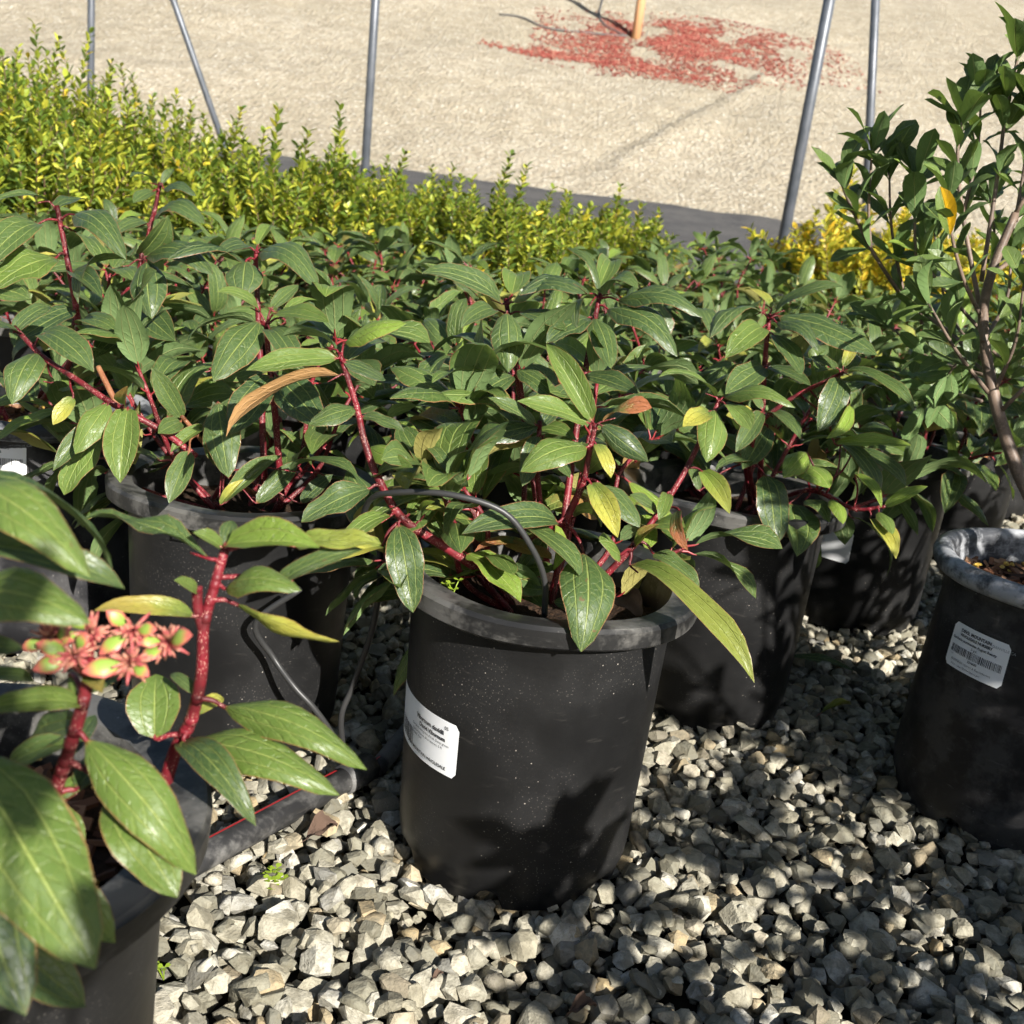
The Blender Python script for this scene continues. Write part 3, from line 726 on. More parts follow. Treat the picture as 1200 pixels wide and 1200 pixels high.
# ---- B: left-back pot
bx_, by_ = -.304, 1.196
B = root_at(bx_, by_, label='shrub in the black pot behind the pink-budded shrub, small tab under its rim', cat='potted shrub')
pb = add_pot(B, rz=.3); oB = Vector((bx_, by_, ZP))
g = Geo(); a0 = rad(-90-13)
g.box(Matrix.Rotation(a0, 4, 'Z') @ Matrix.Translation((.128, 0, HP-.034)) @ Matrix.Diagonal((.008, .026, .010, 1)))
tab = link('tab', g.mesh('tab', (POT,)), B)
heroes(B, oB, {
 'a': ([(330, 585, 1.14), (322, 480, 1.12), (315, 420, 1.12), (312, 382, 1.12)], .007, .0045, STEM),
 'b': ([(310, 570, 1.2), (304, 400, 1.24), (300, 320, 1.25), (300, 296, 1.25)], .007, .0045, STEM),
 'c': ([(300, 580, 1.16), (270, 560, 1.10), (240, 520, 1.08), (215, 490, 1.07)], .006, .004, STEMB),
 'd': ([(250, 585, 1.14), (262, 562, 1.10), (260, 545, 1.08)], .005, .003, STEM),
}, [
 ('a', 304, 366, 1.12, 254, 342, 1.08, .42, 'm', 'arch', Y1), ('a', 304, 376, 1.11, 250, 447, 1.04, .52, 'f', 'flat2', Y0),
 ('a', 322, 368, 1.11, 386, 378, 1.06, .42, 'm', 'flat', Y1), ('a', 318, 362, 1.13, 350, 334, 1.16, .5, 'm', 'flat', Y0),
 ('a', 300, 378, 1.11, 220, 400, 1.05, .4, 'b', 'arch', Y0), ('a', 316, 386, 1.10, 348, 432, 1.05, .5, 'm', 'arch', DK),
 ('a', 318, 440, 1.11, 270, 510, 1.05, .6, 'm', 'flat', DK), ('a', 324, 440, 1.11, 380, 500, 1.05, .55, 'f', 'flat2', DK),
 ('a', 330, 372, 1.12, 372, 352, 1.14, .55, 'u', 'vee', Y1),
 ('b', 306, 296, 1.25, 374, 338, 1.16, .36, 'm', 'bold', DK), ('b', 306, 290, 1.25, 360, 300, 1.22, .45, 'u', 'flat', DK),
 ('b', 292, 312, 1.24, 196, 304, 1.17, .32, 'u', 'bold', DK), ('b', 288, 306, 1.23, 284, 350, 1.19, .9, 'f', 'cupd', DK),
 ('b', 292, 290, 1.25, 256, 300, 1.2, .5, 'm', 'arch', DK), ('b', 302, 288, 1.26, 318, 264, 1.3, .4, 'u', 'vee', Y1),
 ('c', 214, 490, 1.07, 178, 430, 1.05, .45, 'f', 'flat', Y0), ('c', 212, 494, 1.07, 185, 508, 1.03, .6, 'f', 'flat', Y0),
 ('c', 240, 500, 1.08, 200, 530, 1.05, .42, 'm', 'vee', Y1), ('c', 262, 530, 1.10, 250, 470, 1.10, .45, 'm', 'flat', DK),
 ('c', 222, 528, 1.04, 198, 590, 1.0, .50, 'f', 'flat', Y0),
 ('d', 255, 470, 1.09, 268, 560, 1.05, .55, 'f', 'flat2', DK), ('d', 262, 548, 1.08, 240, 500, 1.06, .5, 'f', 'flat', DK),
 ('d', 262, 590, 1.06, 330, 534, 1.10, .32, 'm', 'vee', Y0), ('d', 300, 590, 1.08, 350, 540, 1.12, .4, 'f', 'flat', DK),
 ('d', 258, 592, 1.05, 286, 562, 1.06, .35, 'm', 'vee', YY), ('d', 340, 552, 1.1, 420, 560, 1.05, .3, 'u', 'arch', Y0), ('d', 352, 590, 1.1, 390, 556, 1.12, .5, 'm', 'flat', DK),
])
bush(B, oB, 12, 9, .48, .23, .086, (rad(0), rad(200)), list(VARS.values()))
# ---- C: right-back pot
cx_, cy_ = .291, 1.429
Cc = root_at(cx_, cy_, label='shrub in the unlabelled black pot with wide leaves hanging over its rim', cat='potted shrub')
add_pot(Cc, rz=rad(24)); oC = Vector((cx_, cy_, ZP))
heroes(Cc, oC, {
 'a': ([(890, 590, 1.43), (893, 500, 1.40), (896, 430, 1.38), (901, 374, 1.38)], .008, .005, STEM),
 'b': ([(880, 590, 1.42), (875, 520, 1.38), (915, 475, 1.36), (985, 438, 1.36)], .007, .004, STEM),
 'c': ([(900, 590, 1.42), (950, 575, 1.34), (1000, 596, 1.28), (1034, 594, 1.26)], .006, .0035, STEM),
 'd': ([(885, 585, 1.40), (878, 540, 1.34), (893, 482, 1.31)], .006, .004, STEM),
}, [
 ('a', 908, 368, 1.37, 988, 336, 1.33, .30, 'm', 'arch', Y0), ('a', 892, 366, 1.37, 832, 396, 1.30, .42, 'l', 'bold', DK),
 ('a', 894, 384, 1.36, 850, 420, 1.30, .48, 'm', 'arch', Y1), ('a', 910, 378, 1.36, 960, 412, 1.30, .42, 'm', 'bold', DK),
 ('a', 904, 362, 1.38, 872, 340, 1.42, .4, 'u', 'arch', YY), ('a', 912, 370, 1.38, 1028, 416, 1.30, .50, 'm', 'flat2', DK),
 ('a', 906, 392, 1.36, 940, 440, 1.30, .5, 'm', 'flat', DK), ('a', 896, 430, 1.37, 850, 462, 1.30, .5, 'm', 'flat', DK), ('a', 900, 430, 1.37, 950, 452, 1.32, .5, 'm', 'flat', Y0),
 ('b', 984, 442, 1.35, 958, 506, 1.30, .55, 'f', 'wavy', DK), ('b', 988, 436, 1.35, 1072, 482, 1.27, .26, 'm', 'arch', Y0),
 ('b', 982, 432, 1.36, 950, 418, 1.38, .6, 'm', 'flat', DK), ('b', 988, 430, 1.36, 1000, 400, 1.38, .5, 'm', 'vee', YY),
 ('b', 996, 474, 1.33, 968, 514, 1.29, .42, 'r', 'vee', Y2), ('b', 900, 484, 1.37, 938, 515, 1.31, .4, 'm', 'arch', DK),
 ('b', 978, 520, 1.31, 1068, 522, 1.28, .32, 'm', 'flat', Y2), ('b', 975, 514, 1.32, 1004, 512, 1.29, .5, 'm', 'vee', Y2), ('b', 900, 500, 1.37, 870, 550, 1.30, .5, 'm', 'flat', DK),
 ('c', 1002, 556, 1.28, 1033, 595, 1.24, .36, 'm', 'vee', Y2), ('c', 1036, 594, 1.26, 1087, 570, 1.24, .40, 'm', 'flat', Y2),
 ('c', 1030, 600, 1.26, 1046, 626, 1.22, .6, 'm', 'cupd', Y1), ('c', 1020, 608, 1.26, 1050, 655, 1.21, .5, 'm', 'vee', YY),
 ('c', 935, 545, 1.33, 972, 572, 1.27, .85, 'm', 'cupd', (.7, 0, 0)), ('c', 945, 530, 1.33, 918, 560, 1.27, .5, 'm', 'cupd', (.8, 0, 0)), ('c', 975, 585, 1.3, 988, 614, 1.25, .5, 'm', 'cupd', Y2),
 ('c', 985, 520, 1.33, 1030, 580, 1.27, .4, 'm', 'arch', DK), ('c', 1000, 530, 1.35, 1062, 570, 1.29, .4, 'm', 'arch', DK),
 ('c', 925, 590, 1.34, 934, 652, 1.26, .72, 'f', 'vee', Y0), ('c', 944, 586, 1.33, 972, 612, 1.28, .6, 'm', 'bold', Y0),
 ('d', 896, 556, 1.31, 908, 640, 1.25, .56, 'f', 'wavy', DK), ('d', 893, 482, 1.30, 862, 530, 1.25, .4, 'm', 'flat', Y0),
 ('d', 880, 545, 1.32, 838, 552, 1.27, .35, 'u', 'arch', Y0), ('d', 893, 480, 1.3, 872, 450, 1.32, .5, 'm', 'flat', Y0), ('d', 820, 575, 1.3, 806, 540, 1.32, .4, 'f', 'flat', Y0),
])
bush(Cc, oC, 13, 9, .50, .25, .088, (rad(5), rad(190)), list(VARS.values()))

# ---- D: front-left pot with flower buds
dx_, dy_ = -.293, .50
D = root_at(dx_, dy_, label='shrub with pink flower buds and thick red stems in the black pot over the pipe', cat='potted shrub')
add_pot(D, rz=1.1, chips=True); oD = Vector((dx_, dy_, ZP))
SD = heroes(D, oD, {
 'a': ([(40, 1000, .47), (60, 941, .465), (80, 881, .46), (95, 832, .455), (104, 792, .455)], .0052, .0042, STEM),
 'b': ([(190, 930, .56), (206, 878, .555), (224, 843, .55), (236, 790, .545), (239, 734, .545), (254, 677, .55), (263, 646, .555)], .0062, .0036, STEM),
 'c': ([(239, 742, .545), (232, 715, .545), (231, 690, .545)], .0042, .0042, STEM),
 'd': ([(-20, 1000, .42), (-40, 900, .40), (-60, 760, .40), (-45, 640, .42)], .005, .004, STEM),
}, [
 ('b', 264, 640, .555, 375, 642, .535, .42, 'm', 'vee', (.75, 0, 0)), ('b', 246, 655, .55, 98, 607, .57, .22, 'u', 'wavy', Y0),
 ('b', 260, 642, .555, 226, 624, .545, .6, 'm', 'vee', Y1), ('b', 263, 640, .557, 272, 610, .57, .7, 'f', 'vee', Y0),
 ('b', 264, 690, .55, 353, 692, .53, .42, 'm', 'bold', Y1), ('b', 276, 708, .55, 398, 752, .53, .25, 'v', 'flat2', YY),
 ('b', 320, 690, .57, 426, 644, .58, .26, 'm', 'arch', Y0), ('b', 345, 640, .58, 447, 638, .57, .34, 'm', 'wavy', (.6, .4, 0)),
 ('b', 228, 722, .54, 110, 716, .52, .28, 'm', 'arch', (.4, .8, .3)), ('c', 231, 694, .54, 204, 680, .53, .6, 'm', 'arch', Y1),
 ('b', 216, 872, .55, 398, 932, .515, .30, 'm', 'bold', Y1), ('b', 262, 828, .55, 430, 902, .525, .28, 'm', 'bold', Y1),
 ('b', 182, 866, .55, 183, 790, .575, .98, 'f', 'vee', Y1), ('b', 215, 868, .545, 252, 905, .52, .5, 'u', 'flat', Y1), ('b', 225, 838, .555, 262, 818, .575, .5, 'm', 'arch', YY),
 ('a', 100, 866, .455, 230, 1025, .43, .37, 'm', 'bold', Y1), ('a', 128, 928, .455, 208, 1052, .425, .56, 'm', 'wavy', Y1),
 ('a', 68, 940, .465, 142, 905, .50, .42, 'u', 'arch', Y1), ('a', 90, 925, .47, 140, 890, .51, .5, 'u', 'arch', Y0), ('a', 96, 826, .455, -30, 838, .42, .32, 'm', 'arch', Y1),
 ('a', 60, 940, .455, -50, 912, .42, .42, 'u', 'arch', Y0), ('a', 70, 945, .46, 100, 985, .45, .5, 'm', 'flat', Y1), ('a', 92, 850, .46, 30, 880, .49, .5, 'm', 'flat', DK),
 ('a', 104, 790, .455, 120, 812, .44, .6, 'm', 'vee', (.7, 0, .4)), ('a', 98, 815, .46, 160, 770, .50, .42, 'm', 'flat', DK), ('a', 82, 790, .47, 90, 830, .46, .55, 'l', 'cupd', Y1),
 ('a', 84, 870, .46, 10, 905, .47, .36, 'm', 'arch', Y0), ('a', 78, 890, .465, 112, 838, .50, .4, 'm', 'flat', DK), ('b', 232, 815, .55, 200, 790, .56, .4, 'm', 'arch', Y0),
 ('b', 212, 872, .55, 300, 968, .50, .26, 'm', 'droop', Y0), ('a', 62, 945, .46, 10, 990, .44, .42, 'm', 'arch', Y1),
 ('d', -40, 880, .385, 112, 1135, .335, .50, 'm', 'flat2', Y1), ('d', -10, 1000, .40, 135, 1105, .39, .42, 'r', 'arch', Y1),
 ('d', -60, 950, .37, 30, 1190, .33, .5, 'm', 'flat2', DK), ('d', -20, 1080, .37, 100, 1180, .37, .5, 'm', 'flat', DK),
 ('d', -40, 566, .45, 106, 676, .42, .36, 'm', 'bold', Y1), ('d', -50, 700, .42, 106, 730, .405, .48, 'm', 'bold', Y1),
 ('d', -40, 640, .45, 146, 690, .46, .28, 'm', 'arch', DK), ('d', -30, 560, .47, 128, 680, .52, .30, 'u', 'arch', DK), ('d', -45, 760, .42, 28, 760, .42, .5, 'm', 'flat', DK),
 ('d', -45, 800, .44, 40, 800, .47, .3, 'm', 'arch', Y0),
], .68)
_m = Mat('pink_bud', .5); v = _m.coord(); _m.base(_m.mix(_m.smooth(_m.noise(v, 220, 2), .4, .6), (.42, .09, .09), (.52, .24, .16))); _m.translucent((.6, .2, .15), .2); PINK = _m.m
_m = Mat('bud_bract', .45); uv = _m.n('UVMap'); sp_ = _m.n('SeparateXYZ'); _m.t.links.new(uv.outputs[0], sp_.inputs[0])
vv = _m.math('ABSOLUTE', _m.math('MULTIPLY_ADD', sp_.outputs[0], 2., -1.))
_m.base(_m.mix(_m.smooth(_m.math('MAXIMUM', vv, sp_.outputs[1]), .55, .9), (.20, .30, .05), (.42, .10, .08))); BRACT = _m.m
BRM = leaf_mesh('bract', 71, .9, -.5, .05, .1, (BRACT, PINK), 6, 6, .05)
r = random.Random(21)
for (tx, ty, td, nb) in [(107, 742, .45, 2), (155, 738, .455, 3), (196, 752, .46, 4), (152, 776, .44, 2), (88, 768, .44, 5), (62, 748, .445, 4)]:
    b, t = at(104, 790, .455), at(tx, ty, td)
    stem_obj(D, oD, [b, b.lerp(t, .5)+Vector((0, 0, -.003)), t], .0022, .0016, STEM, 7).name = 'flower_stalk'
    g = Geo()
    for q in range(46):
        d = Vector((r.gauss(0, 1), r.gauss(0, 1)-.3, r.gauss(0, 1))).normalized(); L = r.uniform(.004, .010)
        s0 = t+d*.0015; e = s0+d*L; v, f = tube_geo([s0-oD, s0.lerp(e, .6)-oD, e-oD], [.0006, .0010, .0004], 5); g.add(v, f)
    bud = link('flower_bud', g.mesh('flower_bud', (PINK,), True), D)
    for q in range(nb):
        d = (R_*r.choice((-1, 1))*r.uniform(.5, 1)+U_*r.gauss(0, .5)-F_*.4).normalized(); L = r.uniform(.011, .020)
        o = leaf_obj(BRM, t+d*.003, t+d*L, L*.6, (r.gauss(0, .3), -.8, .6), bud, oD); o.name = 'bract'
bush(D, oD, 14, 3, .46, .14, .09, (rad(150), rad(250)), list(VARS.values()))

# ---- E: far left pot with a price label
ex_, ey_ = lat(0, 2); ex_, ey_ = -.655, 1.44
E_ = root_at(ex_, ey_, label='large shrub with long red stems in the left black pot carrying a barcode label', cat='potted shrub')
add_pot(E_, PR, rz=.5, chips=True); oE = Vector((ex_, ey_, ZP))
add_label(E_, .141, .133, HP+.004, rad(-90+3), .262, .078, .052,
          [(a.replace('Gardenia', 'Pittosporum'), *b) if 'Gard' not in a else ('Jasminoides Frostproof #5', *b) for a, *b in L_PRICE], (-.034, .034, -.0085, .0005), 0, L_PRICE_T)
heroes(E_, oE, {
 'a': ([(50, 470, 1.44), (85, 420, 1.30), (92, 385, 1.25), (80, 310, 1.22), (68, 248, 1.22)], .008, .0048, STEM),
 'b': ([(60, 480, 1.40), (162, 430, 1.32), (155, 380, 1.28), (165, 305, 1.26)], .007, .0045, STEM),
 'c': ([(230, 535, 1.06), (190, 505, 1.05), (135, 475, 1.04), (90, 445, 1.05), (50, 418, 1.08), (20, 387, 1.10)], .0062, .0045, STEM),
 'd': ([(40, 470, 1.5), (150, 340, 1.5), (178, 258, 1.5), (187, 218, 1.5)], .007, .0045, STEM),
 'e': ([(140, 480, 1.05), (125, 450, 1.06), (115, 430, 1.07)], .0055, .0050, STEMB),
}, [
 ('a', 46, 262, 1.20, -20, 322, 1.12, .48, 'm', 'arch', Y0), ('a', 66, 302, 1.19, -10, 340, 1.12, .66, 'm', 'wavy', Y1), ('a', 88, 252, 1.21, 148, 304, 1.14, .36, 'm', 'bold', Y0),
 ('a', 56, 236, 1.22, -15, 246, 1.16, .34, 'u', 'arch', Y0), ('a', 62, 246, 1.23, 100, 234, 1.3, .4, 'u', 'flat', Y0), ('a', 78, 266, 1.21, 122, 290, 1.24, .4, 'b', 'droop', YY),
 ('a', 88, 362, 1.23, 20, 400, 1.16, .5, 'm', 'flat', DK), ('a', 94, 380, 1.23, 140, 392, 1.18, .4, 'm', 'arch', Y0), ('a', 84, 320, 1.21, 120, 350, 1.16, .4, 'm', 'vee', DK),
 ('b', 164, 298, 1.26, 197, 252, 1.24, .62, 'r', 'vee', Y0), ('b', 172, 306, 1.25, 178, 374, 1.20, .62, 'f', 'cupd', DK), ('b', 158, 306, 1.25, 92, 356, 1.18, .38, 'l', 'droop', DK),
 ('b', 174, 300, 1.26, 250, 322, 1.2, .4, 'm', 'bold', DK), ('b', 160, 360, 1.27, 206, 400, 1.2, .5, 'f', 'flat', DK), ('b', 156, 380, 1.27, 110, 420, 1.2, .5, 'm', 'flat', DK),
 ('c', 128, 472, 1.03, 88, 532, .99, .54, 'f', 'flat2', Y1), ('c', 150, 478, 1.03, 141, 566, .985, .54, 'f', 'vee', Y1), ('c', 112, 488, 1.04, 62, 552, 1.0, .34, 'f', 'flat', Y0),
 ('c', 120, 500, 1.05, 75, 580, 1.02, .55, 'm', 'wavy', Y1), ('c', 44, 414, 1.08, 14, 474, 1.02, .55, 'f', 'bold', Y0), ('c', 50, 392, 1.09, 110, 436, 1.04, .45, 'm', 'arch', Y0),
 ('c', 86, 465, 1.06, 62, 498, 1.04, .6, 'f', 'flat', YY), ('c', 146, 474, 1.03, 150, 452, 1.0, .4, 'f', 'vee', (.6, 0, .6)), ('c', 24, 390, 1.1, -20, 380, 1.05, .5, 'm', 'flat', DK), ('c', 16, 390, 1.1, 60, 360, 1.14, .5, 'm', 'arch', DK),
 ('c', 62, 448, 1.08, 20, 444, 1.04, .5, 'u', 'vee', Y1),
 ('d', 182, 216, 1.5, 152, 208, 1.45, .4, 'u', 'arch', DK), ('d', 190, 216, 1.5, 204, 198, 1.52, .5, 'm', 'vee', Y0), ('d', 180, 224, 1.48, 156, 238, 1.44, .6, 'm', 'flat', DK), ('d', 192, 222, 1.48, 230, 230, 1.45, .4, 'm', 'bold', DK),
 ('d', 184, 255, 1.5, 240, 262, 1.42, .4, 'm', 'bold', DK), ('d', 172, 262, 1.5, 130, 280, 1.44, .4, 'm', 'arch', DK),
])
bush(E_, oE, 15, 9, .50, .26, .09, (rad(-20), rad(200)), list(VARS.values()))

# ------------------------------------------------------------------ packed rows behind: copies of four shrubs
protos_b = []
SHRUB = 'dark green red-stemmed shrub in the packed rows of black pots'
for k in range(4):
    rt = empty('potted_shrub', (0, 0, 0), label=SHRUB, cat='potted shrub', group='dark shrubs packed in rows')
    add_pot(rt, PT, rz=k); bush(rt, (0, 0, 0), 50+k, 13, [.50, .53, .56, .51][k], .25, .082, None, FARV, .25)
    protos_b.append(rt)
bpy.context.view_layer.update()
kids = {}
for o in list(C.objects):
    if o.parent: kids.setdefault(o.parent.name, []).append(o)
def copy_tree(src, parent=None):
    c = src.copy(); C.objects.link(c); c.parent = parent
    if src.parent: c.matrix_parent_inverse = src.matrix_parent_inverse.copy()
    for ch in kids.get(src.name, []): copy_tree(ch, c)
    return c
def pix(x, y, z):
    d = Vector((x, y, z))-CAM; zc = d.dot(F_); return 600+FPX*d.dot(R_)/zc, 600-FPX*d.dot(U_)/zc
spots, yspots = [], []
for i in range(0, 10):
    for j in range(-1, 8):
        if (i, j) in ((0, 0), (0, 1), (1, 0), (0, 2), (1, -1), (0, -1), (2, -1)): continue
        x, y = lat(i, j); px, py = pix(x, y, .5)
        if not -130 < px < 1290: continue
        if j == -1: continue
        yb = 3.5+.5*x
        if x > .42: yb = 9
        if y < min(yb, 4.55): spots.append((x, y))
        elif y < 4.75+.15*x and x < .45: yspots.append((x, y))
ROWLAB = {(1, 1): 'dark green shrub directly behind the middle pot with the arching drip tube', (3, 0): 'shaded dark shrub between the dappled-label pot and the pale-label pot',
          (1, 2): 'dark green shrub directly behind the pot with the small tab', (1, 3): 'dark green shrub behind the pot with the barcode label, red stems showing',
          (2, 1): 'dark green shrub standing behind the unlabelled pot with overhanging leaves'}
r = random.Random(77); used = set()
for n_, (x, y) in enumerate(spots):
    k = (n_*3+n_//4) % 4
    o = protos_b[k] if k not in used else copy_tree(protos_b[k]); used.add(k)
    o.location = (x+r.uniform(-.02, .02), y+r.uniform(-.02, .02), 0); o.rotation_euler.z = r.uniform(0, 6.28)
    s = r.uniform(.94, 1.06); s *= .91 if x < .1 and y > 1.7 else (.94 if x < .5 else 1.0); o.scale = (1, 1, s)
    o['label'] = SHRUB; o['group'] = 'dark shrubs packed in rows'
    for (i_, j_), lb in ROWLAB.items():
        if (Vector(lat(i_, j_))-Vector((x, y))).length < .03: o['label'] = lb; o.pop('group', None)
    if abs(x-lat(2, 0)[0]) < .03 and abs(y-lat(2, 0)[1]) < .03:
        o['label'] = 'shaded shrub in the black pot with a dappled white label, beside the gravel gap'; o.pop('group', None); o.rotation_euler.z = 0; o.scale = (1, 1, 1); o.location = (.615, 1.86, 0)
        add_label(o, .115, .127, HP, rad(-90-46), .15, .095, .056, [('Viburnum davidii', .006, -.036, .014, .0002, 'LEFT'), ('David Viburnum', .005, -.036, .007, .0002, 'LEFT'), ('Compact evergreen shrub', .0036, -.036, .002, 0, 'LEFT'), ('DEVIL MOUNTAIN', .004, -.036, -.020, .0001, 'LEFT')], None)
    if abs(x-lat(4, 0)[0]) < .03 and abs(y-lat(4, 0)[1]) < .03:
        o['label'] = 'shaded shrub in the pale-labelled black pot behind the leaning bark trunk'; o.pop('group', None); o.rotation_euler.z = 0; o.scale = (1, 1, 1)
        add_label(o, .115, .127, HP, rad(-90-22), .225, .085, .055, [('DEVIL MOUNTAIN', .006, -.036, .014, .0002, 'LEFT'), ('WHOLESALE NURSERY', .005, -.036, .007, .0002, 'LEFT'), ('Viburnum davidii', .0045, -.036, .002, 0, 'LEFT')], None)

# ------------------------------------------------------------------ fine-leaved yellow-green shrubs
_m = Mat('yellow_green_leaf', .45); g_ = _m.n('NewGeometry')
col = _m.ramp(g_.outputs['Random Per Island'], [(0, (.055, .105, .02)), (.35, (.14, .21, .025)), (.68, (.31, .36, .04)), (.95, (.52, .52, .06)), (1, (.6, .42, .03))])
_m.base(col); _m.translucent(_m.mix(.4, col, (.6, .65, .05)), .3); YLEAF = _m.m
_m = Mat('golden_leaf', .45); g_ = _m.n('NewGeometry')
col = _m.ramp(g_.outputs['Random Per Island'], [(0, (.22, .26, .03)), (.4, (.42, .42, .04)), (.8, (.62, .52, .05)), (1, (.70, .42, .03))])
_m.base(col); _m.translucent(_m.mix(.4, col, (.7, .65, .05)), .3); GOLD = _m.m
TWIG = Mat('brown_twig', .7, base=(.12, .075, .04)).m
def fine_shrub(seed, top, spread, nspr, leafL, mat):
    r = random.Random(seed); g, tw = Geo(), Geo()
    for s in range(nspr):
        a = r.uniform(0, 6.283); k = math.sqrt(r.random()); rd = spread*k
        zt = top*(1-.22*k*k)*r.uniform(.86, 1.0) + (r.uniform(.04, .12) if r.random() < .10 else 0)
        b = Vector((rd*.35*math.cos(a), rd*.35*math.sin(a), .25)); t = Vector((rd*math.cos(a), rd*math.sin(a), zt))
        t += Vector((r.gauss(0, .08), r.gauss(0, .08), r.gauss(0, .03))); mid = b.lerp(t, .55)+Vector((math.cos(a)*.04+r.gauss(0, .025), math.sin(a)*.04+r.gauss(0, .025), 0))
        P = smooth_path([b, mid, t], 7)
        v, f = tube_geo(P, [.0030, .0012], 4, False); tw.add(v, f)
        L = sum((P[i+1]-P[i]).length for i in range(len(P)-1)); n = int(L/.0095)
        ph = r.uniform(0, 6.28)
        for q in range(n):
            u = .25+.75*(q+1)/n; i = min(int(u*(len(P)-1)), len(P)-2); p = P[i].lerp(P[i+1], u*(len(P)-1)-i)
            ax = (P[i+1]-P[i]).normalized(); e = ax.orthogonal().normalized(); h = ax.cross(e); ph += 2.4
            d = (ax*r.uniform(.45, 1.1) + (e*math.cos(ph)+h*math.sin(ph))).normalized()
            l = leafL*r.uniform(.7, 1.2)*(1 if u < .9 else .8); sd = d.cross(ax).normalized()*l*.24; up = sd.cross(d).normalized()*l*.07
            g.add([p, p+d*l*.35-sd+up, p+d*l*.75-sd*.8+up, p+d*l, p+d*l*.75+sd*.8+up, p+d*l*.35+sd+up, p+d*l*.5], [(0, 1, 2, 6), (6, 2, 3), (0, 6, 4, 5), (6, 3, 4)])
    return g.mesh('foliage', (mat,)), tw.mesh('branches', (TWIG,))
FINE = [fine_shrub(80+k, [.71, .68, .74][k], [.27, .29, .27][k], 115, .036, YLEAF) for k in range(3)]
TALL = fine_shrub(90, .86, .26, 90, .030, YLEAF); GOLDS = fine_shrub(91, .80, .36, 80, .045, GOLD)
def put_fine(x, y, kit, rz, sz=1., **k):
    rt = empty('potted_shrub', (x, y, 0), cat='potted shrub', **k); add_pot(rt, PT)
    f = link('foliage', kit[0], rt, kind='stuff'); b = link('branches', kit[1], rt, kind='stuff')
    rt.rotation_euler.z = rz; rt.scale = (1, 1, sz); return rt
YL = 'yellow-green fine-leaved potted shrub in the long row before the bank'
for n_, (x, y) in enumerate(yspots + [(-1.75, 2.95), (-1.62, 3.35), (-1.3, 3.75)]):
    hi = x < -1.15 and y > 3.0
    put_fine(x+r.uniform(-.03, .03), y+r.uniform(-.03, .03), FINE[n_ % 3], r.uniform(0, 6.28), (1.15 if hi else 1.)*r.uniform(.82, 1.0)*(1-.04*max(0, x+.3)), label=YL, group='yellow-green shrubs in the row before the bank')
put_fine(-1.62, 3.45, TALL, .4, 1.08, label='tallest yellow-green shrub at the end of the fine-leaved row, twigs standing above', )
put_fine(-1.28, 3.55, TALL, 2.4, .98, label='yellow-green shrub with tall shoots in front of the upright pole and slanting brace')
put_fine(1.22, 4.25, GOLDS, .9, .98, label='golden yellow shrub behind the glossy dark shrub, near the leaning pole')
put_fine(1.62, 4.45, GOLDS, 2.9, .90, label='golden yellow shrub beyond the glossy dark shrub, farther from the leaning pole')

# ------------------------------------------------------------------ glossy shrub (right) and its neighbours outside the frame
gx_, gy_ = .652, 1.222
G_ = root_at(gx_, gy_, label='tall glossy-leaved shrub with leaning bark trunk in the round-rimmed weathered pot', cat='potted shrub')
add_pot(G_, PR, rz=rad(70), chips=True); oG = Vector((gx_, gy_, ZP))
add_label(G_, .141, .133, HP+.004, rad(-90-60), .214-ZP, .078, .052, L_PRICE, (-.034, .034, -.0085, .0005), 0, L_PRICE_T)
def rosette(st, org, p, ax, n, r, L, vs=GVARS):
    ax = Vector(ax).normalized(); e = ax.orthogonal().normalized(); f = ax.cross(e); ph = r.uniform(0, 6.28)
    for k in range(n):
        a = ph+k*2.4; el = r.uniform(.40, 1.30); d = ax*math.cos(el)+(e*math.cos(a)+f*math.sin(a))*math.sin(el)
        l = L*r.uniform(.7, 1.15); b = Vector(p)-ax*L*.25*(k/n)+d*.003
        q = r.random(); tn = (r.uniform(0, .25), 0, 0) if q > .12 else (r.uniform(.5, 1), 0, 0)
        leaf_obj(r.choice(vs), b, b+d*l, l*r.uniform(.46, .60), ax+Vector((r.gauss(0, .3), r.gauss(0, .3)-.25, .4)), st, org, tn)
def twig(root, org, pts, r0, r1, r, nr, L=.058):
    r0 *= .7; r1 *= .7; nr = max(4, nr-1)
    P = [p if isinstance(p, Vector) else at(*p) for p in pts]
    st = stem_obj(root, org, P, r0, r1, BARK, 7); Q = smooth_path(P, 5)
    rosette(st, org, Q[-1], Q[-1]-Q[-3], nr, r, L)
    for i in range(len(Q)//3, len(Q)-2, 3):
        rosette(st, org, Q[i], Q[i+1]-Q[i-1], 3, r, L*.95)
    return st
r = random.Random(31)
tb = Vector((gx_+.005, gy_, .262))
stem_obj(G_, oG, [tb, at(1215, 600, 1.26), at(1190, 545, 1.28), at(1165, 465, 1.30), at(1152, 380, 1.32), at(1162, 320, 1.32), at(1190, 250, 1.33)], .0095, .0045, BARK, 10)
sy = None
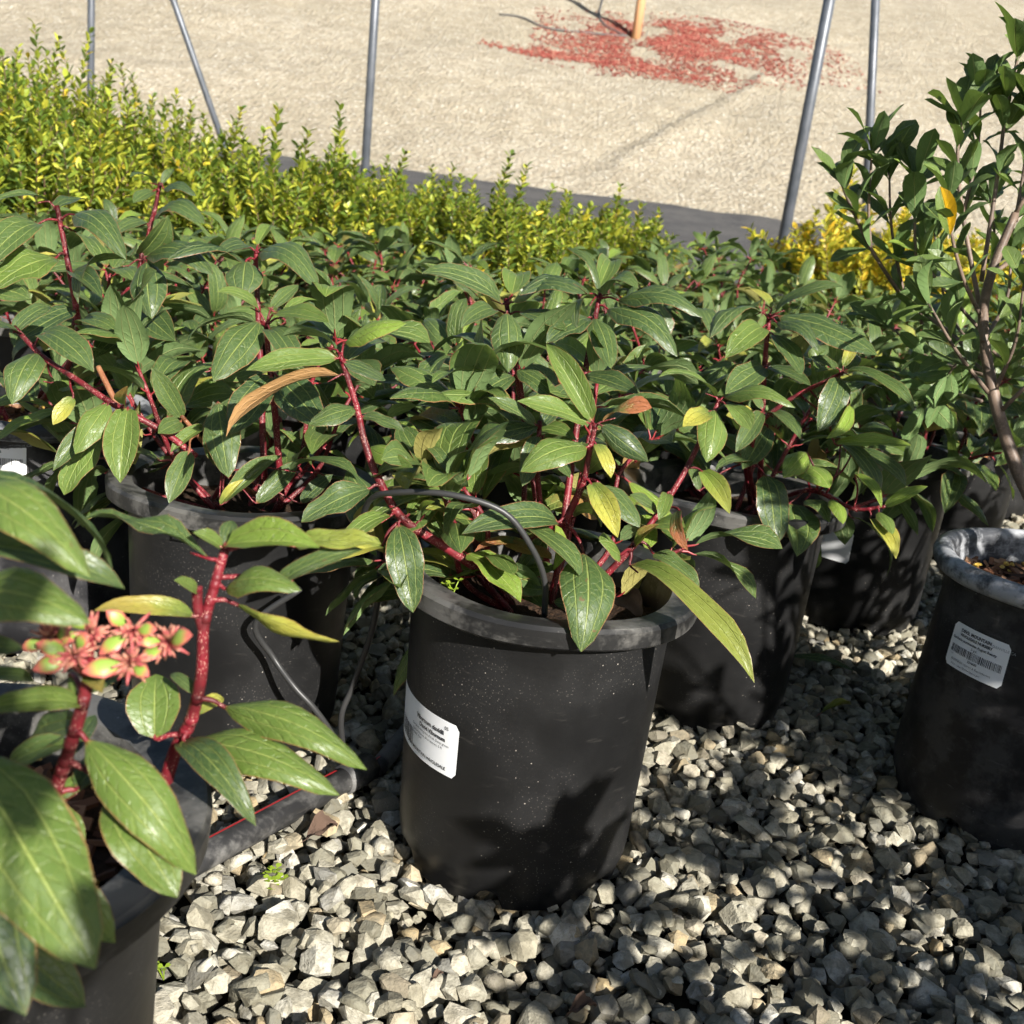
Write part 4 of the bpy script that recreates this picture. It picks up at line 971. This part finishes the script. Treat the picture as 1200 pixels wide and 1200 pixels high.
for pts, r0, nr in [
  ([(1158, 460, 1.30), (1120, 410, 1.29), (1088, 355, 1.28)], .0040, 6),
  ([(1152, 375, 1.32), (1130, 330, 1.30), (1115, 275, 1.29), (1112, 235, 1.29)], .0040, 4),
  ([(1150, 370, 1.33), (1128, 250, 1.36), (1122, 180, 1.36), (1130, 135, 1.36)], .0045, 9),
  ([(1128, 255, 1.36), (1145, 180, 1.38), (1150, 110, 1.38)], .0035, 9),
  ([(1150, 330, 1.34), (1170, 200, 1.36), (1180, 120, 1.36), (1195, 60, 1.36)], .0040, 9),
  ([(1055, 345, 1.45), (1020, 290, 1.44), (990, 225, 1.43), (985, 205, 1.43)], .0040, 5),
  ([(1020, 290, 1.44), (1018, 240, 1.44), (1022, 175, 1.44)], .0035, 7),
  ([(1060, 350, 1.45), (1045, 270, 1.45), (1042, 200, 1.45)], .0035, 8),
  ([(1080, 380, 1.42), (1072, 270, 1.42), (1076, 210, 1.42)], .0035, 7),
  ([(1150, 420, 1.33), (1100, 380, 1.40), (1055, 345, 1.45)], .0050, 3),
  ([(1165, 460, 1.30), (1190, 400, 1.28), (1200, 330, 1.27)], .0040, 7),
  ([(1152, 400, 1.31), (1180, 350, 1.38), (1185, 290, 1.40)], .0040, 7),
  ([(1160, 440, 1.32), (1130, 420, 1.38), (1110, 440, 1.40)], .0035, 7),
  ([(1190, 260, 1.33), (1200, 200, 1.34), (1208, 130, 1.35)], .0040, 8),
  ([(1190, 250, 1.33), (1230, 180, 1.32), (1245, 90, 1.32)], .0040, 9),
  ([(1175, 480, 1.29), (1230, 420, 1.26), (1250, 350, 1.25)], .0040, 9),
  ([(1165, 320, 1.32), (1215, 280, 1.40), (1240, 220, 1.42)], .0040, 9),
  ([(1156, 395, 1.36), (1100, 330, 1.40), (1085, 300, 1.42)], .0035, 7),
  ([(1150, 420, 1.38), (1110, 360, 1.5), (1095, 270, 1.52)], .0035, 7), ([(1155, 440, 1.38), (1090, 420, 1.5), (1040, 380, 1.55)], .0035, 8),
  ([(1150, 360, 1.36), (1165, 280, 1.42), (1160, 230, 1.45)], .0035, 8), ([(1150, 400, 1.36), (1180, 420, 1.45), (1195, 380, 1.5)], .0035, 8), ([(1150, 470, 1.34), (1110, 460, 1.45), (1085, 470, 1.5)], .0035, 8)]:
    sx = twig(G_, oG, pts, r0, r0*.5, r, nr); sy = sy or sx
b, t = at(1113, 276, 1.285), at(1101, 218, 1.27); leaf_obj(GVARS[1], b, t, .028, (-.2, -.9, .2), sy, oG, (.3, 1, 0))
# neighbours across the aisle edge (they shade the gravel and the right-hand pots)
def glossy_bush(x, y, seed, top, spread, label, group=None):
    rt = root_at(x, y, label=label, cat='potted shrub', group=group); add_pot(rt, PR); o0 = Vector((x, y, ZP)); r = random.Random(seed)
    tp = Vector((x, y, .26)); fork = Vector((x+r.gauss(0, .02), y+r.gauss(0, .02), .42)); stem_obj(rt, o0, [tp, tp.lerp(fork, .5), fork], .011, .008, BARK, 8)
    for s in range(17):
        a = s*2.4+r.uniform(-.3, .3); k = math.sqrt((s+.5)/17); e = Vector((x+spread*k*math.cos(a), y+spread*k*math.sin(a), top*(1-.3*k*k)-r.uniform(0, .1)))
        twig(rt, o0, [fork, fork.lerp(e, .5)+Vector((math.cos(a), math.sin(a), 0))*.03, e], .006, .003, r, 9, .06)
    return rt
GB = 'glossy-leaved potted shrub in the row continuing past the weathered pot'
for (x, y, sd, tp) in [(1.02, 1.02, 1, 1.02), (1.0, 1.62, 2, .95), (.92, .55, 3, .98), (1.35, 1.4, 4, 1.0), (1.15, .12, 5, .92)]:
    glossy_bush(x, y, 200+sd, tp, .23, GB, 'glossy shrubs past the weathered pot')
glossy_bush(.19, -.41, 231, 1.14, .14, 'glossy-leaved potted shrub added out of view to shade the budding shrub')  # added behind the camera; its shade stands in for the camera holder's shadow

V2 = root_at(.72, .09, label='dark green red-stemmed shrub across the aisle from the middle labelled pot', cat='potted shrub')
add_pot(V2); bush(V2, (.72, .09, ZP), 61, 10, .64, .25, .09, None, FARV)

# ------------------------------------------------------------------ irrigation pipe, drip tubes, ground litter
pz = .019
def gp(px, py, z):
    d = F_ + R_*((px-600)/FPX) - U_*((py-600)/FPX); return CAM + d*((z-EYE)/d.z)
P0, P1, P2 = gp(170, 1040, pz), gp(418, 906, pz), gp(490, 842, pz)
dirp = (P1-P0).normalized(); Pm = P0-dirp*.9
ip = empty('irrigation_pipe', (P1.x, P1.y, 0), label='black irrigation pipe with a thin red stripe lying on the gravel', cat='pipe')
def loc(o, p): return Vector(p)-o.location
far = P2+(P2-P1).normalized()*1.6
tube('pipe', [loc(ip, p) for p in (Pm, P0, P1-dirp*.004)], .0142, PIPE, 20, ip)
tube('pipe', [loc(ip, p) for p in (P1+Vector((.02, .02, -.003)), P2, far)], .0105, PIPE, 16, ip)
tube('coupling', [loc(ip, p) for p in (P1-dirp*.022, P1+dirp*.020)], .0166, PIPE, 20, ip)
nrm = Vector((-.25, .15, .95)).normalized()
for a, b, rr in ((Pm, P1-dirp*.03, .0144), (P1+Vector((.02, .02, -.003)), far, .0107)):
    g = Geo(); t = (b-a).normalized(); n = (nrm-t*nrm.dot(t)).normalized(); s = t.cross(n)
    pr = [(n*math.cos(q)+s*math.sin(q))*(rr) for q in (-.13, 0, .13)]
    g.add([loc(ip, a+q) for q in pr]+[loc(ip, b+q) for q in pr], [(0, 1, 4, 3), (1, 2, 5, 4)])
    link('stripe', g.mesh('stripe', (RED,), True), ip)
tube('drip_tube', smooth_path([at(352, 690, 1.04), at(300, 730, 1.045), at(320, 770, 1.06), at(345, 805, 1.05), at(368, 830, 1.05), at(390, 862, 1.06), gp(402, 895, .03)], 6), .0033, TUBE, 8,
     label='thin black drip tube slanting across the face of the pot to the pipe', cat='drip tube')
tube('drip_tube', smooth_path([at(436, 600, 1.0), at(446, 660, 1.02), at(438, 730, 1.05), at(415, 800, 1.07), at(400, 840, 1.07), gp(404, 888, .03)], 6), .0033, TUBE, 8,
     label='thin black drip tube rising from the pipe between two pots', cat='drip tube')
def weed(px, py, s, n, seed, label):
    p = gp(px, py, -.006); o = clover('weed', p, s, n=n, seed=seed, label=label, cat='weed')
weed(318, 1046, .017, 12, 4, 'small leafy weed sprouting from the gravel beside the pipe')
weed(192, 1148, .014, 2, 5, 'tiny weed sprout at the foot of the budding shrub pot')
dry(gp(358, 984, .014), gp(396, 966, .016), .55, (.2, .1, 1), 'curled brown dead leaf on the gravel beside the pipe')
gl = leaf_obj(VARS['flat'], gp(926, 770, .012), gp(1000, 786, .010), .030, (0, -.2, 1), None, (0, 0, 0), DK); gl.name = 'fallen_leaf'; setp(gl, 'long green fallen leaf on the shaded gravel behind the unlabelled pot', 'fallen leaf')
gl = leaf_obj(VARS['vee'], gp(962, 836, .012), gp(998, 826, .012), .012, (0, -.2, 1), None, (0, 0, 0), YY); gl.name = 'fallen_leaf'; setp(gl, 'small pale yellow fallen leaf on the shaded gravel', 'fallen leaf')
for k, (px, py, qx, qy) in enumerate([(662, 1192, 700, 1178), (505, 1150, 520, 1140)]):
    dry(gp(px, py, .012), gp(qx, qy, .013), .32, (0, .1, 1), ['narrow reddish dead leaf on the gravel before the middle pot', 'small brown dead leaf scrap on the gravel before the middle pot'][k])

# ------------------------------------------------------------------ frame poles and the bank
_m = Mat('galvanised_steel', .42, .5); _m.b.inputs['Metallic'].default_value = .2; v = _m.coord(); _m.base(_m.mix(_m.smooth(_m.noise(v, 14, 4), .3, .7), (.075, .085, .10), (.11, .12, .14))); STEEL = _m.m
def pole(px0, py0, px1, py1, y, rr, label, cat='pole'):
    a, b = at(px0, py0, y), at(px1, py1, y); d = (b-a).normalized()
    top = a + d*((2.6-a.z)/d.z); bot = top.copy()
    for q in range(400):
        bot = bot - d*.012
        if bot.z < hgt(bot.x, bot.y)-.15: break
    if d.z < 0: top = a-d*((2.6-a.z)/(-d.z)); bot = top+d*.1
    o = empty('frame_pole', (bot.x, bot.y, bot.z), label=label, cat=cat)
    V, Fc = tube_geo([loc(o, top), loc(o, bot)], rr, 20); link('tube', mesh('tube', V, Fc, (STEEL,)), o)
    p = bot.lerp(top, .8); V, Fc = tube_geo([loc(o, p-d*.03), loc(o, p+d*.03)], rr*1.18, 20); link('clamp', mesh('clamp', V, Fc, (STEEL,)), o)
pole(106, 150, 107, 0, 5.9, .0180, 'upright grey steel pole behind the tall yellow-green shoots')
pole(252, 140, 203, 0, 6.0, .0165, 'slanting grey steel brace pole beside the yellow-green row', 'pole')
pole(428, 195, 440, 0, 5.85, .0215, 'upright grey steel pole rising behind the middle of the yellow-green row')
pole(918, 280, 972, 0, 5.6, .0270, 'leaning grey steel pole standing on the dark strip')
pole(1019, 150, 1026, 0, 6.1, .0220, 'upright grey steel pole behind the glossy-leaved shrub')

def bank(px, py):
    d = F_ + R_*((px-600)/FPX) - U_*((py-600)/FPX)
    for q in range(900, 6000):
        p = CAM+d*(q*.01/d.y)
        if p.z < hgt(p.x, p.y): return p
    return p
# red mulch: many small chips around the stake
sp = bank(745, 44); r = random.Random(9); g = Geo(); cnt = 0
c1, c2, c3 = bank(775, 55), bank(860, 52), bank(662, 68)
_m = Mat('red_mulch_chip', .85, .2); g_ = _m.n('NewGeometry'); _m.base(_m.ramp(g_.outputs['Random Per Island'], [(0, (.17, .035, .03)), (.45, (.27, .065, .05)), (.8, (.34, .12, .09)), (1, (.42, .28, .20))])); RMUL = _m.m
K = 2.15
while cnt < 9500:
    q = r.random()
    cx, sx_, sy_ = (c1, .5*K, .55*K) if q < .70 else ((c2, .5*K, .5*K) if q < .93 else (c3, .32*K, .10*K))
    x, y = r.gauss(cx.x, sx_), r.gauss(cx.y, sy_)
    if abs(x-cx.x) > 2.2*sx_ or abs(y-cx.y) > sy_*1.8: continue
    if cx is c2 and (x-c2.x)**2/.3+(y-c2.y+.5)**2/.5 < 1: continue
    if noise.noise(Vector((x*1.1, y*1.1, 4))) < r.uniform(-.5, .1): continue
    mt = Matrix.Translation((x, y, hgt(x, y)+.006+r.uniform(0, .012))) @ Matrix.Rotation(r.uniform(0, 6.28), 4, 'Z') @ Matrix.Rotation(.33+r.gauss(0, .35), 4, 'X') @ Matrix.Diagonal((r.uniform(.02, .065), r.uniform(.012, .026), .010, 1))
    g.box(mt); cnt += 1
link('red_mulch', g.mesh('red_mulch', (RMUL,)), None, label='patch of red bark mulch around the wooden stake on the bank', cat='mulch', kind='stuff')
_m = Mat('stake_wood', .75, .3); v = _m.coord(); mp = _m.n('Mapping'); _m.t.links.new(v, mp.inputs[0]); mp.inputs['Scale'].default_value = (1, 1, .08); n = _m.noise(mp.outputs[0], 60, 4)
_m.base(_m.mix(n, (.40, .20, .09), (.58, .34, .18))); WOOD = _m.m
so_ = empty('wooden_stake', sp, label='round wooden tree stake standing in the red mulch', cat='stake')
tube('post', [Vector((0, 0, -.2)), Vector((.01, 0, .6)), Vector((.02, 0, 2.3)), Vector((.02, 0, 2.34))], [.085, .083, .080, .070], WOOD, 16, so_)
HOSE = Mat('grey_hose', .6, base=(.10, .095, .09)).m
def hose(pts, label): tube('hose', smooth_path([bank(*p)+Vector((0, 0, .02)) for p in pts], 8), .020, HOSE, 8, None, label=label, cat='hose')
hose([(585, 18), (612, 22), (640, 34), (690, 40), (735, 44)], 'thin dark irrigation hose running sideways over the bank to the stake')
hose([(708, -6), (702, 18), (708, 30), (722, 38), (733, 43)], 'thin dark irrigation hose curving down the bank to the stake')
print('objects', len(C.objects))
